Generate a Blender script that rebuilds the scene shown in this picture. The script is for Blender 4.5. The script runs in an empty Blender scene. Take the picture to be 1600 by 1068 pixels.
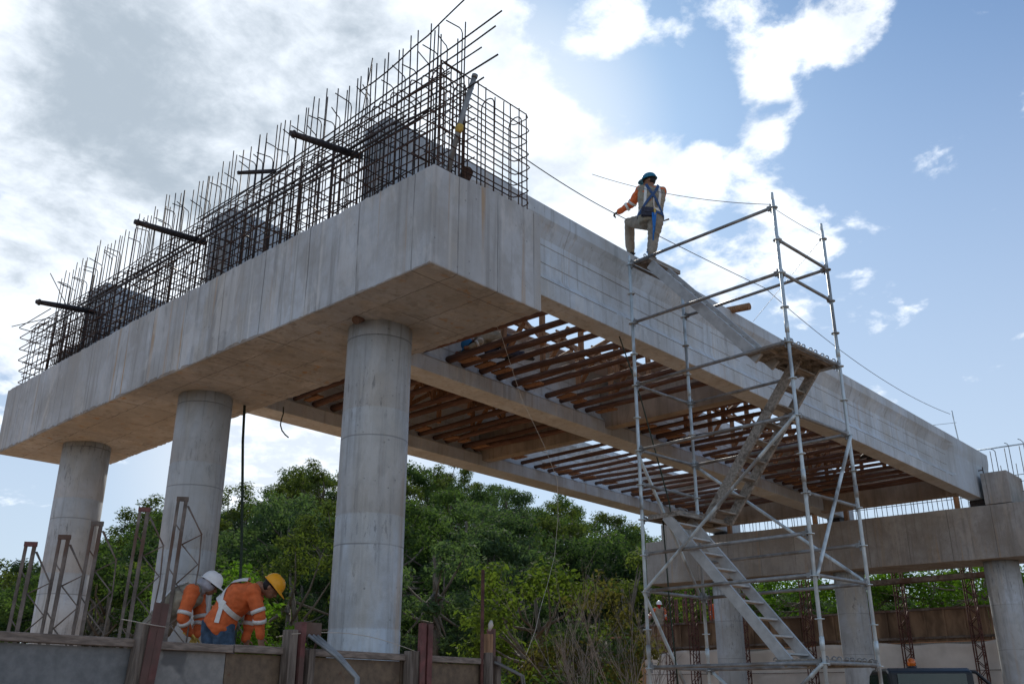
import bpy, bmesh, math, random
import numpy as np
from mathutils import Vector, Matrix, Euler
C = bpy.context.scene.collection
S = bpy.context.scene
rnd = random.Random(7)
PI = math.pi

# ------------------------------------------------------------------ camera
CAM = Vector((-5.9105, -6.4589, -4.1816))
CR, CU, CF = Vector((0.6690, -0.7430, 0.0015)), Vector((-0.2650, -0.2370, 0.9350)), Vector((0.6940, 0.6260, 0.3550))
cd = bpy.data.cameras.new('camera'); cam = bpy.data.objects.new('camera', cd); C.objects.link(cam)
CF.normalize(); CR = CF.cross(Vector((0, 0, 1))).normalized(); CU = CR.cross(CF)
cam.matrix_world = Matrix(((CR.x, CU.x, -CF.x, CAM.x), (CR.y, CU.y, -CF.y, CAM.y), (CR.z, CU.z, -CF.z, CAM.z), (0, 0, 0, 1)))
cd.sensor_width = 36; cd.lens = 1467.8*36/1600; cd.clip_start = .1; cd.clip_end = 3000
cd.dof.use_dof = True; cd.dof.focus_distance = 13; cd.dof.aperture_fstop = 4.0
S.camera = cam
def ray(x, y): return (CF + CR*((x-800)/1467.8) - CU*((y-534)/1467.8)).normalized()

# ------------------------------------------------------------------ sun, sky, exposure
SUN_AZ, SUN_EL = .70, .60
sv = Vector((math.cos(SUN_AZ)*math.cos(SUN_EL), math.sin(SUN_AZ)*math.cos(SUN_EL), math.sin(SUN_EL)))
sl = bpy.data.lights.new('sun', 'SUN'); so = bpy.data.objects.new('sun', sl); C.objects.link(so)
sl.energy = 2.6; sl.angle = math.radians(3.0); sl.color = (1, .93, .82)
so.rotation_euler = sv.to_track_quat('Z', 'Y').to_euler()
S.view_settings.view_transform = 'Standard'; S.view_settings.look = 'None'; S.view_settings.exposure = 0.50; S.view_settings.gamma = 1
S.cycles.max_bounces = 6; S.cycles.diffuse_bounces = 3; S.cycles.transparent_max_bounces = 8
W = bpy.data.worlds.new('World'); S.world = W; W.use_nodes = True

class NT:
    def __init__(s, t): s.t = t; s.n = t.nodes; s.l = t.links
    def new(s, k, **kw):
        n = s.n.new(k)
        for a, v in kw.items(): setattr(n, a, v)
        return n
    def set(s, sock, v):
        if v is None: return
        if isinstance(v, bpy.types.NodeSocket): s.l.new(v, sock)
        else: sock.default_value = v
    def math(s, op, a, b=None, c=None, clamp=False):
        n = s.new('ShaderNodeMath', operation=op, use_clamp=clamp)
        for i, v in enumerate((a, b, c)): s.set(n.inputs[i], v)
        return n.outputs[0]
    def vmath(s, op, a, b=None, scale=None):
        n = s.new('ShaderNodeVectorMath', operation=op)
        s.set(n.inputs[0], a)
        if b is not None: s.set(n.inputs[1], b)
        if scale is not None: s.set(n.inputs['Scale'], scale)
        return n.outputs['Value'] if op in ('DOT_PRODUCT', 'LENGTH') else n.outputs[0]
    def noise(s, vec, scale, detail=4, rough=.55, dist=0.0, dim='3D'):
        n = s.new('ShaderNodeTexNoise', noise_dimensions=dim)
        if vec is not None: s.set(n.inputs['Vector'], vec)
        n.inputs['Scale'].default_value = scale; n.inputs['Detail'].default_value = detail
        n.inputs['Roughness'].default_value = rough; n.inputs['Distortion'].default_value = dist
        return n.outputs['Fac']
    def ramp(s, v, lo, hi, a=0.0, b=1.0, kind='SMOOTHSTEP'):
        n = s.new('ShaderNodeMapRange', interpolation_type=kind, clamp=True)
        s.set(n.inputs['Value'], v)
        for i, x in zip(('From Min', 'From Max', 'To Min', 'To Max'), (lo, hi, a, b)): s.set(n.inputs[i], x)
        return n.outputs[0]
    def mix(s, f, a, b, blend='MIX'):
        n = s.new('ShaderNodeMix', data_type='RGBA', blend_type=blend, clamp_factor=True)
        s.set(n.inputs[0], f)
        for sock, v in ((n.inputs[6], a), (n.inputs[7], b)):
            if isinstance(v, (tuple, list)): v = tuple(v)[:3]+(1,)
            s.set(sock, v)
        return n.outputs[2]
    def mapping(s, vec, scale=(1, 1, 1), loc=(0, 0, 0), rot=(0, 0, 0)):
        n = s.new('ShaderNodeMapping'); s.set(n.inputs[0], vec)
        n.inputs['Location'].default_value = loc; n.inputs['Scale'].default_value = scale; n.inputs['Rotation'].default_value = rot
        return n.outputs[0]

def build_sky():
    t = NT(W.node_tree); t.n.clear()
    out = t.new('ShaderNodeOutputWorld'); bg = t.new('ShaderNodeBackground')
    sky = t.new('ShaderNodeTexSky', sky_type='NISHITA', sun_disc=False)
    sky.sun_elevation = SUN_EL; sky.sun_rotation = PI/2 - SUN_AZ
    sky.air_density = 1.0; sky.dust_density = .35; sky.ozone_density = 2.2
    d = t.new('ShaderNodeTexCoord').outputs['Generated']
    sep = t.new('ShaderNodeSeparateXYZ'); t.set(sep.inputs[0], d)
    zc = t.math('ADD', t.math('MAXIMUM', sep.outputs[2], 0.0), .22)
    pv = t.new('ShaderNodeCombineXYZ')
    t.set(pv.inputs[0], t.math('DIVIDE', sep.outputs[0], zc)); t.set(pv.inputs[1], t.math('DIVIDE', sep.outputs[1], zc))
    P = pv.outputs[0]
    n1 = t.noise(P, 4.6, 10, .60, .25)
    n2 = t.noise(t.mapping(P, loc=(3.1, 7.7, 1.3)), 3.4, 8, .62, .3)
    n3 = t.noise(t.mapping(P, loc=(9.1, 2.7, 4.3)), 15.0, 7, .62, .3)
    def field(blobs):
        acc = None
        for x, y, r, w in blobs:
            dv = ray(x, y)
            m = t.ramp(t.vmath('DOT_PRODUCT', d, tuple(dv)), math.cos(r), math.cos(r*.15), 0.0, w)
            acc = m if acc is None else t.math('ADD', acc, m)
        return acc
    cover = field(COVER)
    back = t.ramp(t.vmath('DOT_PRODUCT', d, (-.70, -.62, .35)), .0, .7, 0, .30)  # unseen cloud cover behind the camera, added to fill the shaded faces
    dens = t.math('ADD', t.math('ADD', t.math('MULTIPLY', t.math('SUBTRACT', n1, .5), 2.3), t.math('MULTIPLY', t.math('SUBTRACT', n3, .5), .9)), t.math('ADD', t.math('SUBTRACT', cover, .27), back))
    cl = t.ramp(dens, -.05, .30)
    # cloud shade: sunlit edges white, thick middle grey-blue
    greyf = field(GREY)
    sh = t.ramp(t.math('ADD', t.math('MULTIPLY', t.math('SUBTRACT', n2, .5), 3.4), t.math('ADD', t.math('MULTIPLY', greyf, .75), t.math('MULTIPLY', t.math('SUBTRACT', n3, .5), 1.1))), .0, 1.25)
    wisp = t.math('MULTIPLY', t.ramp(n1, .36, .54, 1, 0), t.ramp(greyf, 0, .3, .50, .1))
    val = t.math('SUBTRACT', 1.0, t.math('MAXIMUM', t.math('MULTIPLY', sh, t.ramp(greyf, .0, .25)), wisp), clamp=True)
    ccol = t.mix(val, tuple(v*CLOUD_DARK for v in (.68, .80, .93)), tuple(v*CLOUD_LIT for v in (.92, .985, 1.07)))
    skyc = t.mix(1.0, sky.outputs[0], SKY_TINT, 'MULTIPLY')
    # thin veil of haze low down
    veil = t.ramp(sep.outputs[2], .02, .80, .80, .0)
    skyc = t.mix(veil, skyc, tuple(v*CLOUD_LIT*.72 for v in (.80, .89, 1.0)))
    glow = field(GLOW)
    skyc = t.mix(glow, skyc, tuple(v*CLOUD_LIT for v in (1.0, .99, .96)))
    col = t.mix(cl, skyc, ccol)
    # below the horizon: dull earth
    col = t.mix(t.ramp(sep.outputs[2], -.05, .0, 1, 0), col, (1.2, 1.0, .8))
    t.set(bg.inputs[0], col); bg.inputs[1].default_value = SKY_STRENGTH
    t.l.new(bg.outputs[0], out.inputs[0])
SKY_STRENGTH = .10
CLOUD_LIT, CLOUD_DARK = 8.3, 5.0
SKY_TINT = (.46, .66, .80)
COVER = [(150, 80, .40, .42), (450, 80, .30, .42), (150, 330, .26, .34), (400, 270, .25, .36), (0, 400, .16, .15), (640, 60, .13, .38), (735, 60, .10, .20), (760, 210, .13, .29),
         (880, 130, .06, .20), (945, 40, .05, .30), (985, 65, .04, .25), (820, 160, .05, .20), (860, 215, .05, .30), (910, 265, .07, .40), (1000, 200, .06, .26), (1045, 65, .03, .24),
         (1250, 25, .10, .38), (1335, 15, .06, .34), (1180, 105, .045, .30), (1200, 170, .045, .36), (1190, 235, .04, .32),
         (1090, 330, .12, .27), (960, 350, .11, .30), (1160, 410, .11, .24), (1240, 350, .07, .24), (1105, 258, .035, .28), (60, 520, .14, .14), (470, 690, .14, .40), (850, 320, .12, .26)]
GREY = [(330, 110, .25, .50), (70, 90, .18, .46), (540, 150, .14, .38), (150, 300, .2, .30), (60, 470, .16, .30), (640, 20, .08, .3), (700, 140, .1, .15), (1100, 340, .15, .22), (1250, 60, .12, .12)]
GLOW = [(770, 220, .20, .42), (470, 690, .2, .4), (200, 330, .15, .2)]
build_sky()

# ------------------------------------------------------------------ object helpers
ORG = {}
def tag(o, label=None, cat=None, group=None, kind=None):
    for k, v in (('label', label), ('category', cat), ('group', group), ('kind', kind)):
        if v: o[k] = v
    return o
def thing(name, loc, label, cat, group=None):
    o = bpy.data.objects.new(name, None); C.objects.link(o); o.location = loc; o.empty_display_size = .2
    ORG[o.name] = Vector(loc); return tag(o, label, cat, group)
class MB:
    def __init__(s): s.v = []; s.f = []; s.sm = []
    def add(s, vs, fs, smooth=False):
        o = len(s.v); s.v += [tuple(v) for v in vs]
        for f in fs: s.f.append(tuple(i+o for i in f)); s.sm.append(smooth)
    def box(s, c, size, R=None):
        c = Vector(c); hx, hy, hz = (d/2 for d in size)
        vs = [Vector((x, y, z)) for x in (-hx, hx) for y in (-hy, hy) for z in (-hz, hz)]
        if R is not None: vs = [R @ v for v in vs]
        s.add([c+v for v in vs], [(0, 1, 3, 2), (4, 6, 7, 5), (0, 4, 5, 1), (2, 3, 7, 6), (0, 2, 6, 4), (1, 5, 7, 3)])
        return s
    def beam(s, a, b, w, h, up=(0, 0, 1)):
        a, b = Vector(a), Vector(b); x = (b-a); L = x.length; x.normalize()
        y = Vector(up).cross(x)
        if y.length < 1e-4: y = Vector((1, 0, 0)).cross(x)
        y.normalize(); z = x.cross(y)
        return s.box((a+b)/2, (L, w, h), Matrix((x, y, z)).transposed())
    def tube(s, pts, r, n=8, cap=True):
        pts = [Vector(p) for p in pts]; rs = r if isinstance(r, (list, tuple)) else [r]*len(pts)
        vs = []; fs = []; prev = None
        for i, p in enumerate(pts):
            t = (pts[min(i+1, len(pts)-1)]-pts[max(i-1, 0)]).normalized()
            if prev is None:
                u = t.cross(Vector((0, 0, 1)))
                if u.length < .05: u = t.cross(Vector((1, 0, 0)))
            else: u = prev - t*prev.dot(t)
            u.normalize(); w = t.cross(u); prev = u
            vs += [p + (u*math.cos(a)+w*math.sin(a))*rs[i] for a in (2*PI*k/n for k in range(n))]
        for i in range(len(pts)-1):
            for k in range(n):
                fs.append((i*n+k, i*n+(k+1) % n, (i+1)*n+(k+1) % n, (i+1)*n+k))
        s.add(vs, fs, True)
        if cap:
            o = len(s.v)-len(vs); m = (len(pts)-1)*n
            s.f.append(tuple(o+k for k in reversed(range(n)))); s.sm.append(False)
            s.f.append(tuple(o+m+k for k in range(n))); s.sm.append(False)
        return s
    def prism(s, prof, a, b):
        """prof: list of (u,v) -> function giving 3D at end a and b"""
        n = len(prof); A = [a(*q) for q in prof]; B = [b(*q) for q in prof]
        s.add(A+B, [(i, (i+1) % n, n+(i+1) % n, n+i) for i in range(n)] + [tuple(reversed(range(n))), tuple(range(n, 2*n))])
        return s
    def loft(s, rings, smooth=True, cap=True):
        n = len(rings[0]); o = len(s.v)
        s.add([v for r in rings for v in r], [(i*n+k, i*n+(k+1) % n, (i+1)*n+(k+1) % n, (i+1)*n+k) for i in range(len(rings)-1) for k in range(n)], smooth)
        if cap:
            m = (len(rings)-1)*n
            s.f.append(tuple(o+k for k in reversed(range(n)))); s.sm.append(False)
            s.f.append(tuple(o+m+k for k in range(n))); s.sm.append(False)
        return s
    def mesh(s, name, org=Vector((0, 0, 0))):
        me = bpy.data.meshes.new(name)
        me.from_pydata([tuple(Vector(v)-org) for v in s.v], [], s.f)
        me.polygons.foreach_set('use_smooth', s.sm); me.update()
        bm = bmesh.new(); bm.from_mesh(me); bmesh.ops.recalc_face_normals(bm, faces=bm.faces); bm.to_mesh(me); bm.free()
        return me
    def build(s, name, mat, parent=None, loc=None, bevel=0):
        org = ORG[parent.name] if parent else Vector(loc) if loc is not None else Vector((0, 0, 0))
        me = s.mesh(name, org)
        o = bpy.data.objects.new(name, me); C.objects.link(o); me.materials.append(mat)
        if parent: o.parent = parent
        else: o.location = org
        ORG[o.name] = org
        if bevel:
            m = o.modifiers.new('bevel', 'BEVEL'); m.width = bevel; m.segments = 2; m.limit_method = 'ANGLE'; m.angle_limit = .6
        return o
def copy_thing(o, dloc, parent=None):
    c = o.copy(); C.objects.link(c)
    if parent is None: c.location = Vector(o.location)+Vector(dloc)
    else: c.parent = parent
    for ch in o.children: copy_thing(ch, None, c)
    return c

# ------------------------------------------------------------------ materials
def new_mat(name):
    m = bpy.data.materials.new(name); m.use_nodes = True; t = NT(m.node_tree)
    b = t.n['Principled BSDF']; return m, t, b
def tc(t, kind='Object'): return t.new('ShaderNodeTexCoord').outputs[kind]
def bump(t, b, h, strength=.3, dist=.02):
    n = t.new('ShaderNodeBump'); n.inputs['Strength'].default_value = strength; n.inputs['Distance'].default_value = dist
    t.set(n.inputs['Height'], h); t.l.new(n.outputs[0], b.inputs['Normal'])
def concrete(name, base, streak=.5, rust=.0, seam=None, seam_w=.006, dirt=.35, cool=(.9, .97, 1.06), soot=0.0, pk=1.0):
    m, t, b = new_mat(name); v = tc(t)
    n1 = t.noise(v, .9, 6, .6, .3); n2 = t.noise(v, 7, 8, .65); n3 = t.noise(v, 60, 4, .6)
    st = t.noise(t.mapping(v, (5.5, 5.5, .22)), 1.6, 5, .6, .1)
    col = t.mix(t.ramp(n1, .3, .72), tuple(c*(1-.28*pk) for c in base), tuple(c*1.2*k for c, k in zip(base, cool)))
    wm = t.noise(t.mapping(v, (1.6, 1.6, .35), (2, 8, 5)), 1.1, 6, .65, .3)
    col = t.mix(t.ramp(wm, .50, .68, 0, .5*pk), col, (base[0]*.98, base[1]*.86, base[2]*.68))
    col = t.mix(t.ramp(n2, .42, .75, 0, dirt), col, tuple(c*.62 for c in base))
    col = t.mix(t.ramp(st, .50, .68, 0, streak), col, tuple(c*.45 for c in base))
    st2 = t.noise(t.mapping(v, (9, 9, .12), (3, 1, 2)), 1.3, 3, .5, .05)
    col = t.mix(t.ramp(st2, .60, .74, 0, streak*.7), col, tuple(min(.75, c*1.45) for c in base))
    if rust:
        st3 = t.noise(t.mapping(v, (4.2, 4.2, .10), (7, 5, 3)), 1.5, 4, .6, .05)
        n4 = t.noise(v, .7, 3, .5)
        col = t.mix(t.math('MULTIPLY', t.ramp(st3, .58, .70, 0, rust), t.ramp(n4, .35, .6)), col, (.42, .27, .12))
    if soot:
        vz = t.noise(t.mapping(v, (22, 22, 5)), 1.0, 5, .7)
        n5 = t.noise(v, 1.1, 3, .5)
        col = t.mix(t.math('MULTIPLY', t.ramp(vz, .55, .64, 0, soot), t.ramp(n5, .45, .62)), col, tuple(c*.22 for c in base))
    h = t.math('ADD', t.math('MULTIPLY', n2, .7), t.math('MULTIPLY', n3, .35))
    vo = t.new('ShaderNodeTexVoronoi', feature='F1'); t.set(vo.inputs['Vector'], v); vo.inputs['Scale'].default_value = 9.0
    pit = t.math('MULTIPLY', t.ramp(vo.outputs['Distance'], .07, .13, 1, 0), t.ramp(t.noise(v, 1.6, 3), .50, .60))
    col = t.mix(t.math('MULTIPLY', pit, .65), col, tuple(c*.3 for c in base)); h = t.math('SUBTRACT', h, t.math('MULTIPLY', pit, .5))
    pat = t.noise(t.mapping(v, (1, 1, .5), (5, 9, 2)), 1.7, 9, .68, .5)
    col = t.mix(t.ramp(pat, .53, .60, 0, .34), col, tuple(min(.8, c*1.32) for c in base))
    col = t.mix(t.ramp(pat, .40, .47, .42*pk, 0), col, tuple(c*.66 for c in base))
    if seam:
        sp = t.new('ShaderNodeSeparateXYZ'); t.set(sp.inputs[0], v)
        wob = t.math('MULTIPLY', t.math('SUBTRACT', t.noise(v, 2.2, 2), .5), .02)
        for ax, per, off, dark in seam:
            q = t.math('ADD', t.math('DIVIDE', t.math('ADD', sp.outputs[ax], wob), per), off)
            f = t.math('ABSOLUTE', t.math('SUBTRACT', t.math('FRACT', q), .5))
            ln = t.ramp(f, seam_w*.8/per, seam_w*1.7/per, 1, 0)
            brk = t.ramp(t.noise(v, 1.7, 3), .33, .52, .25, 1.0)
            ln = t.math('MULTIPLY', ln, brk)
            col = t.mix(t.math('MULTIPLY', ln, dark), col, tuple(c*.3 for c in base))
            h = t.math('SUBTRACT', h, t.math('MULTIPLY', ln, .6))
            # each pour or sheet takes a slightly different shade
            wn = t.new('ShaderNodeTexWhiteNoise', noise_dimensions='1D'); t.set(wn.inputs['W'], t.math('FLOOR', t.math('ADD', q, .5)))
            col = t.mix(t.ramp(wn.outputs[0], 0, 1, 0, .38), col, tuple(c*.72 for c in base))
    t.set(b.inputs['Base Color'], col); b.inputs['Roughness'].default_value = .85; b.inputs['Specular IOR Level'].default_value = .25
    bump(t, b, h, .45, .02)
    return m
def simple(name, base, rough=.6, metal=0.0, var=.25, scale=8, bumps=.15, spots=None, rand=0.0, stretch=(1, 1, 1)):
    m, t, b = new_mat(name); v = t.mapping(tc(t), stretch)
    n = t.noise(v, scale, 6, .6); n2 = t.noise(v, scale*.22, 3, .6)
    col = t.mix(t.ramp(n, .3, .7), tuple(c*(1-var) for c in base), tuple(min(1, c*(1+var)) for c in base))
    if spots: col = t.mix(t.ramp(n2, spots[1], spots[1]+.08, 0, spots[2]), col, spots[0])
    if rand:
        r = t.new('ShaderNodeObjectInfo').outputs['Random']
        col = t.mix(t.ramp(r, 0, 1, 0, rand, 'LINEAR'), col, tuple(c*.35 for c in base))
    t.set(b.inputs['Base Color'], col); b.inputs['Roughness'].default_value = rough; b.inputs['Metallic'].default_value = metal
    b.inputs['Specular IOR Level'].default_value = .3
    if bumps: bump(t, b, n, bumps, .01)
    return m
def leafmat(name, a, c, trans=.45):
    m, t, b = new_mat(name); v = tc(t); r = t.new('ShaderNodeObjectInfo').outputs['Random']
    n = t.noise(v, 2.6, 4, .6)
    nl = t.noise(v, 14, 2, .5)
    col = t.mix(t.ramp(t.math('ADD', t.math('MULTIPLY', n, .6), t.math('MULTIPLY', nl, .4)), .35, .66), a, c)
    col = t.mix(t.ramp(r, 0, 1, 0, .45, 'LINEAR'), col, tuple(x*.5 for x in a))
    t.set(b.inputs['Base Color'], col); b.inputs['Roughness'].default_value = .8; b.inputs['Specular IOR Level'].default_value = .06
    tr = t.new('ShaderNodeBsdfTranslucent'); t.set(tr.inputs[0], t.mix(1.0, col, (1.5, 1.6, .7), 'MULTIPLY'))
    ms = t.new('ShaderNodeMixShader'); ms.inputs[0].default_value = trans
    t.l.new(b.outputs[0], ms.inputs[1]); t.l.new(tr.outputs[0], ms.inputs[2])
    t.l.new(ms.outputs[0], t.n['Material Output'].inputs[0])
    return m
M = {}
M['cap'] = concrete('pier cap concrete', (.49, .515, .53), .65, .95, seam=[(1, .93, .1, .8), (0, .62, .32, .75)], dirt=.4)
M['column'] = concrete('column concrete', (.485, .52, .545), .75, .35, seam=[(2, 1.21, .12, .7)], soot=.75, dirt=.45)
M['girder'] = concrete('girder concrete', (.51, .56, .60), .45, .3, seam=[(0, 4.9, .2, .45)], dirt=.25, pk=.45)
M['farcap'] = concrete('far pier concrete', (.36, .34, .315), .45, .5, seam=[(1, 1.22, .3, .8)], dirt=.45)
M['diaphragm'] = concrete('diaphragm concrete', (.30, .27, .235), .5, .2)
M['rebar'] = simple('rusted steel bar', (.075, .050, .042), .7, .3, .5, 20, .2)
M['rebar2'] = simple('darker steel bar', (.050, .046, .050), .6, .4, .4, 20, .2)
M['galv'] = simple('galvanised scaffold steel', (.50, .60, .66), .45, .25, .2, 9, .1, ((.17, .16, .15), .52, .75), stretch=(1, 1, .45))
M['galvd'] = simple('weathered scaffold steel', (.23, .25, .265), .5, .3, .3, 7, .1, ((.13, .11, .09), .55, .7))
M['alu'] = simple('dull aluminium', (.40, .43, .45), .5, .2, .12, 9, .1, ((.30, .31, .32), .56, .5))
M['board'] = simple('grey scaffold board', (.27, .26, .24), .75, 0, .35, 5, .3, ((.10, .085, .07), .55, .7), stretch=(1, 6, 6))
M['log'] = simple('peeled timber log', (.140, .085, .067), .9, 0, .45, 6, .6, ((.075, .042, .032), .5, .7), .55, stretch=(9, .8, 9))
M['timber'] = simple('sawn orange timber', (.30, .175, .10), .8, 0, .35, 5, .3, ((.18, .09, .05), .55, .6), .4, stretch=(6, 6, .8))
M['ply'] = simple('pale plywood sheet', (.66, .63, .67), .8, 0, .15, 3, .1, ((.30, .24, .21), .55, .5), .25)
M['plyp'] = simple('pinkish plywood sheet', (.40, .27, .21), .8, 0, .2, 4, .1, ((.26, .17, .13), .55, .5), .25)
M['oldwood'] = simple('weathered grey timber', (.17, .145, .125), .85, 0, .4, 6, .5, ((.08, .062, .05), .55, .7), stretch=(9, 9, .7))
M['railwood'] = simple('weathered top rail timber', (.22, .185, .16), .85, 0, .35, 6, .4, ((.12, .1, .085), .55, .6), stretch=(.7, 9, 9))
M['redsteel'] = simple('red oxide painted steel', (.16, .065, .062), .6, .1, .35, 7, .2, ((.10, .07, .06), .52, .7))
M['lattice'] = simple('red brown lattice steel', (.105, .045, .036), .7, .2, .4, 9, .2)
M['trussbar'] = simple('rusty grey truss steel', (.165, .14, .125), .7, .2, .4, 6, .2, ((.12, .065, .045), .5, .7))
M['rope'] = simple('dark green rope', (.030, .048, .036), .8, 0, .3, 30, .3)
M['cable'] = simple('steel lifeline cable', (.16, .17, .18), .5, .5, .2, 20, 0)
M['string'] = simple('pale string', (.50, .46, .40), .8, 0, .1, 20, 0)
M['skin'] = simple('brown skin', (.24, .125, .080), .55, 0, .12, 20, .1)
M['hair'] = simple('black hair', (.012, .010, .010), .6, 0, .3, 60, .4)
M['orange'] = simple('orange work fabric', (.62, .14, .045), .85, 0, .18, 9, .5)
M['khaki'] = simple('khaki vest fabric', (.27, .25, .20), .85, 0, .2, 9, .5)
M['trouser'] = simple('grey beige trouser fabric', (.24, .215, .18), .9, 0, .2, 9, .5)
M['jeans'] = simple('blue denim', (.050, .090, .150), .9, 0, .4, 7, .6, ((.10, .15, .22), .52, .6))
M['band'] = simple('silver reflective band', (.62, .63, .62), .4, .1, .08, 20, .05)
M['harness'] = simple('blue webbing', (.03, .075, .19), .7, 0, .2, 30, .2)
M['strapblue'] = simple('bright blue lanyard', (.02, .16, .50), .6, 0, .2, 30, .2)
M['pouch'] = simple('dark blue tool pouch', (.035, .04, .065), .8, 0, .3, 20, .3)
M['boot'] = simple('dark leather boot', (.035, .028, .024), .6, 0, .3, 20, .2)
M['bootk'] = simple('tan leather boot', (.23, .185, .13), .7, 0, .3, 20, .2)
M['glove'] = simple('yellow work glove', (.52, .38, .10), .85, 0, .25, 20, .4)
M['gloved'] = simple('dark work glove', (.085, .078, .055), .85, 0, .25, 20, .4)
M['hatblue'] = simple('blue hard hat plastic', (.02, .16, .27), .3, 0, .05, 5, 0)
M['hatblue2'] = simple('bright blue hard hat plastic', (.02, .17, .42), .35, 0, .05, 5, 0)
M['hatwhite'] = simple('white hard hat plastic', (.78, .79, .80), .3, 0, .05, 5, 0)
M['hatyellow'] = simple('yellow hard hat plastic', (.80, .36, .02), .3, 0, .05, 5, 0)
M['neck'] = simple('grey neck cloth', (.36, .37, .42), .9, 0, .15, 9, .4)
M['red'] = simple('red cloth', (.5, .035, .03), .85, 0, .2, 9, .4)
M['badge'] = simple('pale badge', (.55, .50, .47), .6, 0, .1, 9, 0)
M['bark'] = simple('grey brown bark', (.15, .13, .105), .9, 0, .4, 6, .6, stretch=(6, 6, 1))
M['palebark'] = simple('pale dry bark', (.25, .225, .20), .9, 0, .3, 6, .4)
M['sheet'] = simple('white tarpaulin sheet', (.66, .63, .60), .75, 0, .08, 2, .3, ((.45, .40, .35), .55, .5))
M['brownform'] = simple('brown formwork panel', (.22, .15, .10), .8, 0, .35, 3, .3, ((.085, .055, .038), .52, .7), stretch=(1, 1, .4))
M['carpaint'] = simple('dark vehicle paint', (.018, .022, .028), .3, .2, .1, 5, 0)
M['tyre'] = simple('black rubber', (.02, .02, .02), .8, 0, .2, 20, .2)
M['leafs'] = [leafmat('leaf mid green', (.042, .078, .029), (.100, .158, .055)), leafmat('leaf dark green', (.028, .054, .028), (.066, .108, .048)),
              leafmat('leaf olive', (.054, .080, .026), (.125, .158, .045)), leafmat('leaf blue green', (.045, .082, .044), (.100, .150, .080))]
M['leafyel'] = leafmat('leaf yellow green', (.070, .118, .026), (.160, .212, .052))
M['leafbright'] = leafmat('leaf bright green', (.060, .13, .018), (.12, .22, .030))
M['leafbrown'] = leafmat('leaf dry olive', (.085, .085, .035), (.15, .135, .055))
def glass(name, col):
    m, t, b = new_mat(name); b.inputs['Base Color'].default_value = col+(1,); b.inputs['Roughness'].default_value = .08
    b.inputs['Transmission Weight'].default_value = .5; return m
M['glass'] = glass('tinted window glass', (.06, .10, .09))
M['amber'] = glass('amber beacon plastic', (.85, .22, .03))

# formwork sheets in the foreground: mottled paint, bare brown ply
def formsheet(name, a, b_, patch, pth, rust=None):
    m, t, b = new_mat(name); v = tc(t)
    n = t.noise(v, 2.6, 3, .45, .25); n2 = t.noise(v, 14, 7, .65); n3 = t.noise(t.mapping(v, (1, 1, .35)), 3, 5, .6)
    col = t.mix(t.ramp(n2, .3, .7), a, b_)
    col = t.mix(t.ramp(n3, .5, .75, 0, .35), col, tuple(c*.6 for c in a))
    col = t.mix(t.ramp(n, pth, pth+.05, 0, .8), col, patch)
    if rust: col = t.mix(t.ramp(t.noise(v, 6, 6, .7), .58, .66, 0, .75), col, rust)
    t.set(b.inputs['Base Color'], col); b.inputs['Roughness'].default_value = .75; bump(t, b, n2, .3, .01)
    return m
M['greysheet'] = formsheet('grey blue formwork sheet', (.14, .155, .165), (.21, .225, .235), (.075, .08, .085), .60)
M['spotsheet'] = formsheet('spotted grey formwork sheet', (.19, .195, .195), (.28, .28, .27), (.095, .10, .105), .58)
M['brownsheet'] = formsheet('brown formwork sheet', (.105, .078, .055), (.19, .14, .092), (.10, .07, .05), .62, (.12, .045, .02))
def groundmat():
    m, t, b = new_mat('reddish earth'); v = tc(t)
    n = t.noise(v, .35, 8, .65); n2 = t.noise(v, 6, 6, .65)
    col = t.mix(t.ramp(n, .35, .65), (.36, .195, .095), (.48, .275, .14))
    col = t.mix(t.ramp(n2, .45, .75, 0, .5), col, (.20, .13, .08))
    sp = t.new('ShaderNodeSeparateXYZ'); t.set(sp.inputs[0], v)
    dist = t.math('SQRT', t.math('ADD', t.math('POWER', sp.outputs[0], 2.0), t.math('POWER', sp.outputs[1], 2.0)))
    col = t.mix(t.ramp(t.math('ADD', dist, t.math('MULTIPLY', n, 12.0)), 40, 50), col, (.030, .042, .016))
    t.set(b.inputs['Base Color'], col); b.inputs['Roughness'].default_value = .95; bump(t, b, n2, .5, .05)
    return m
M['ground'] = groundmat()

# ------------------------------------------------------------------ ground and hill
SKYLINE = [(.0, .09), (.239, .10), (.349, .105), (.507, .118), (.559, .155), (.591, .182), (.631, .200), (.699, .228), (.761, .250), (.802, .258), (.837, .264), (.911, .264), (.938, .262),
           (.977, .240), (1.002, .218), (1.039, .206), (1.093, .184), (1.142, .166), (1.170, .138), (1.227, .112), (1.5, .10), (3.2, .05)]
GZ, TZ, FZ = -5.78, -4.28, -2.35
R0, R1 = 48.0, 105.0
def skyline(az):
    xs = [a for a, _ in SKYLINE]; ys = [b for _, b in SKYLINE]
    return float(np.interp(az, xs, ys))
def hillz(x, y):
    dx, dy = x-CAM.x, y-CAM.y; r = math.hypot(dx, dy); az = math.atan2(dy, dx)
    if az < -1.2 or az > 2.7: return None
    top = CAM.z + R1*skyline(max(0, az)) - 8.5
    k = min(1, max(0, (r-R0)/(R1-R0))); k = k*k*(3-2*k)*.35+k*.65
    e = min(1, max(0, (az+1.2)/.8))*min(1, max(0, (2.7-az)/.8))
    return (top+2.0)*k*e
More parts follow.
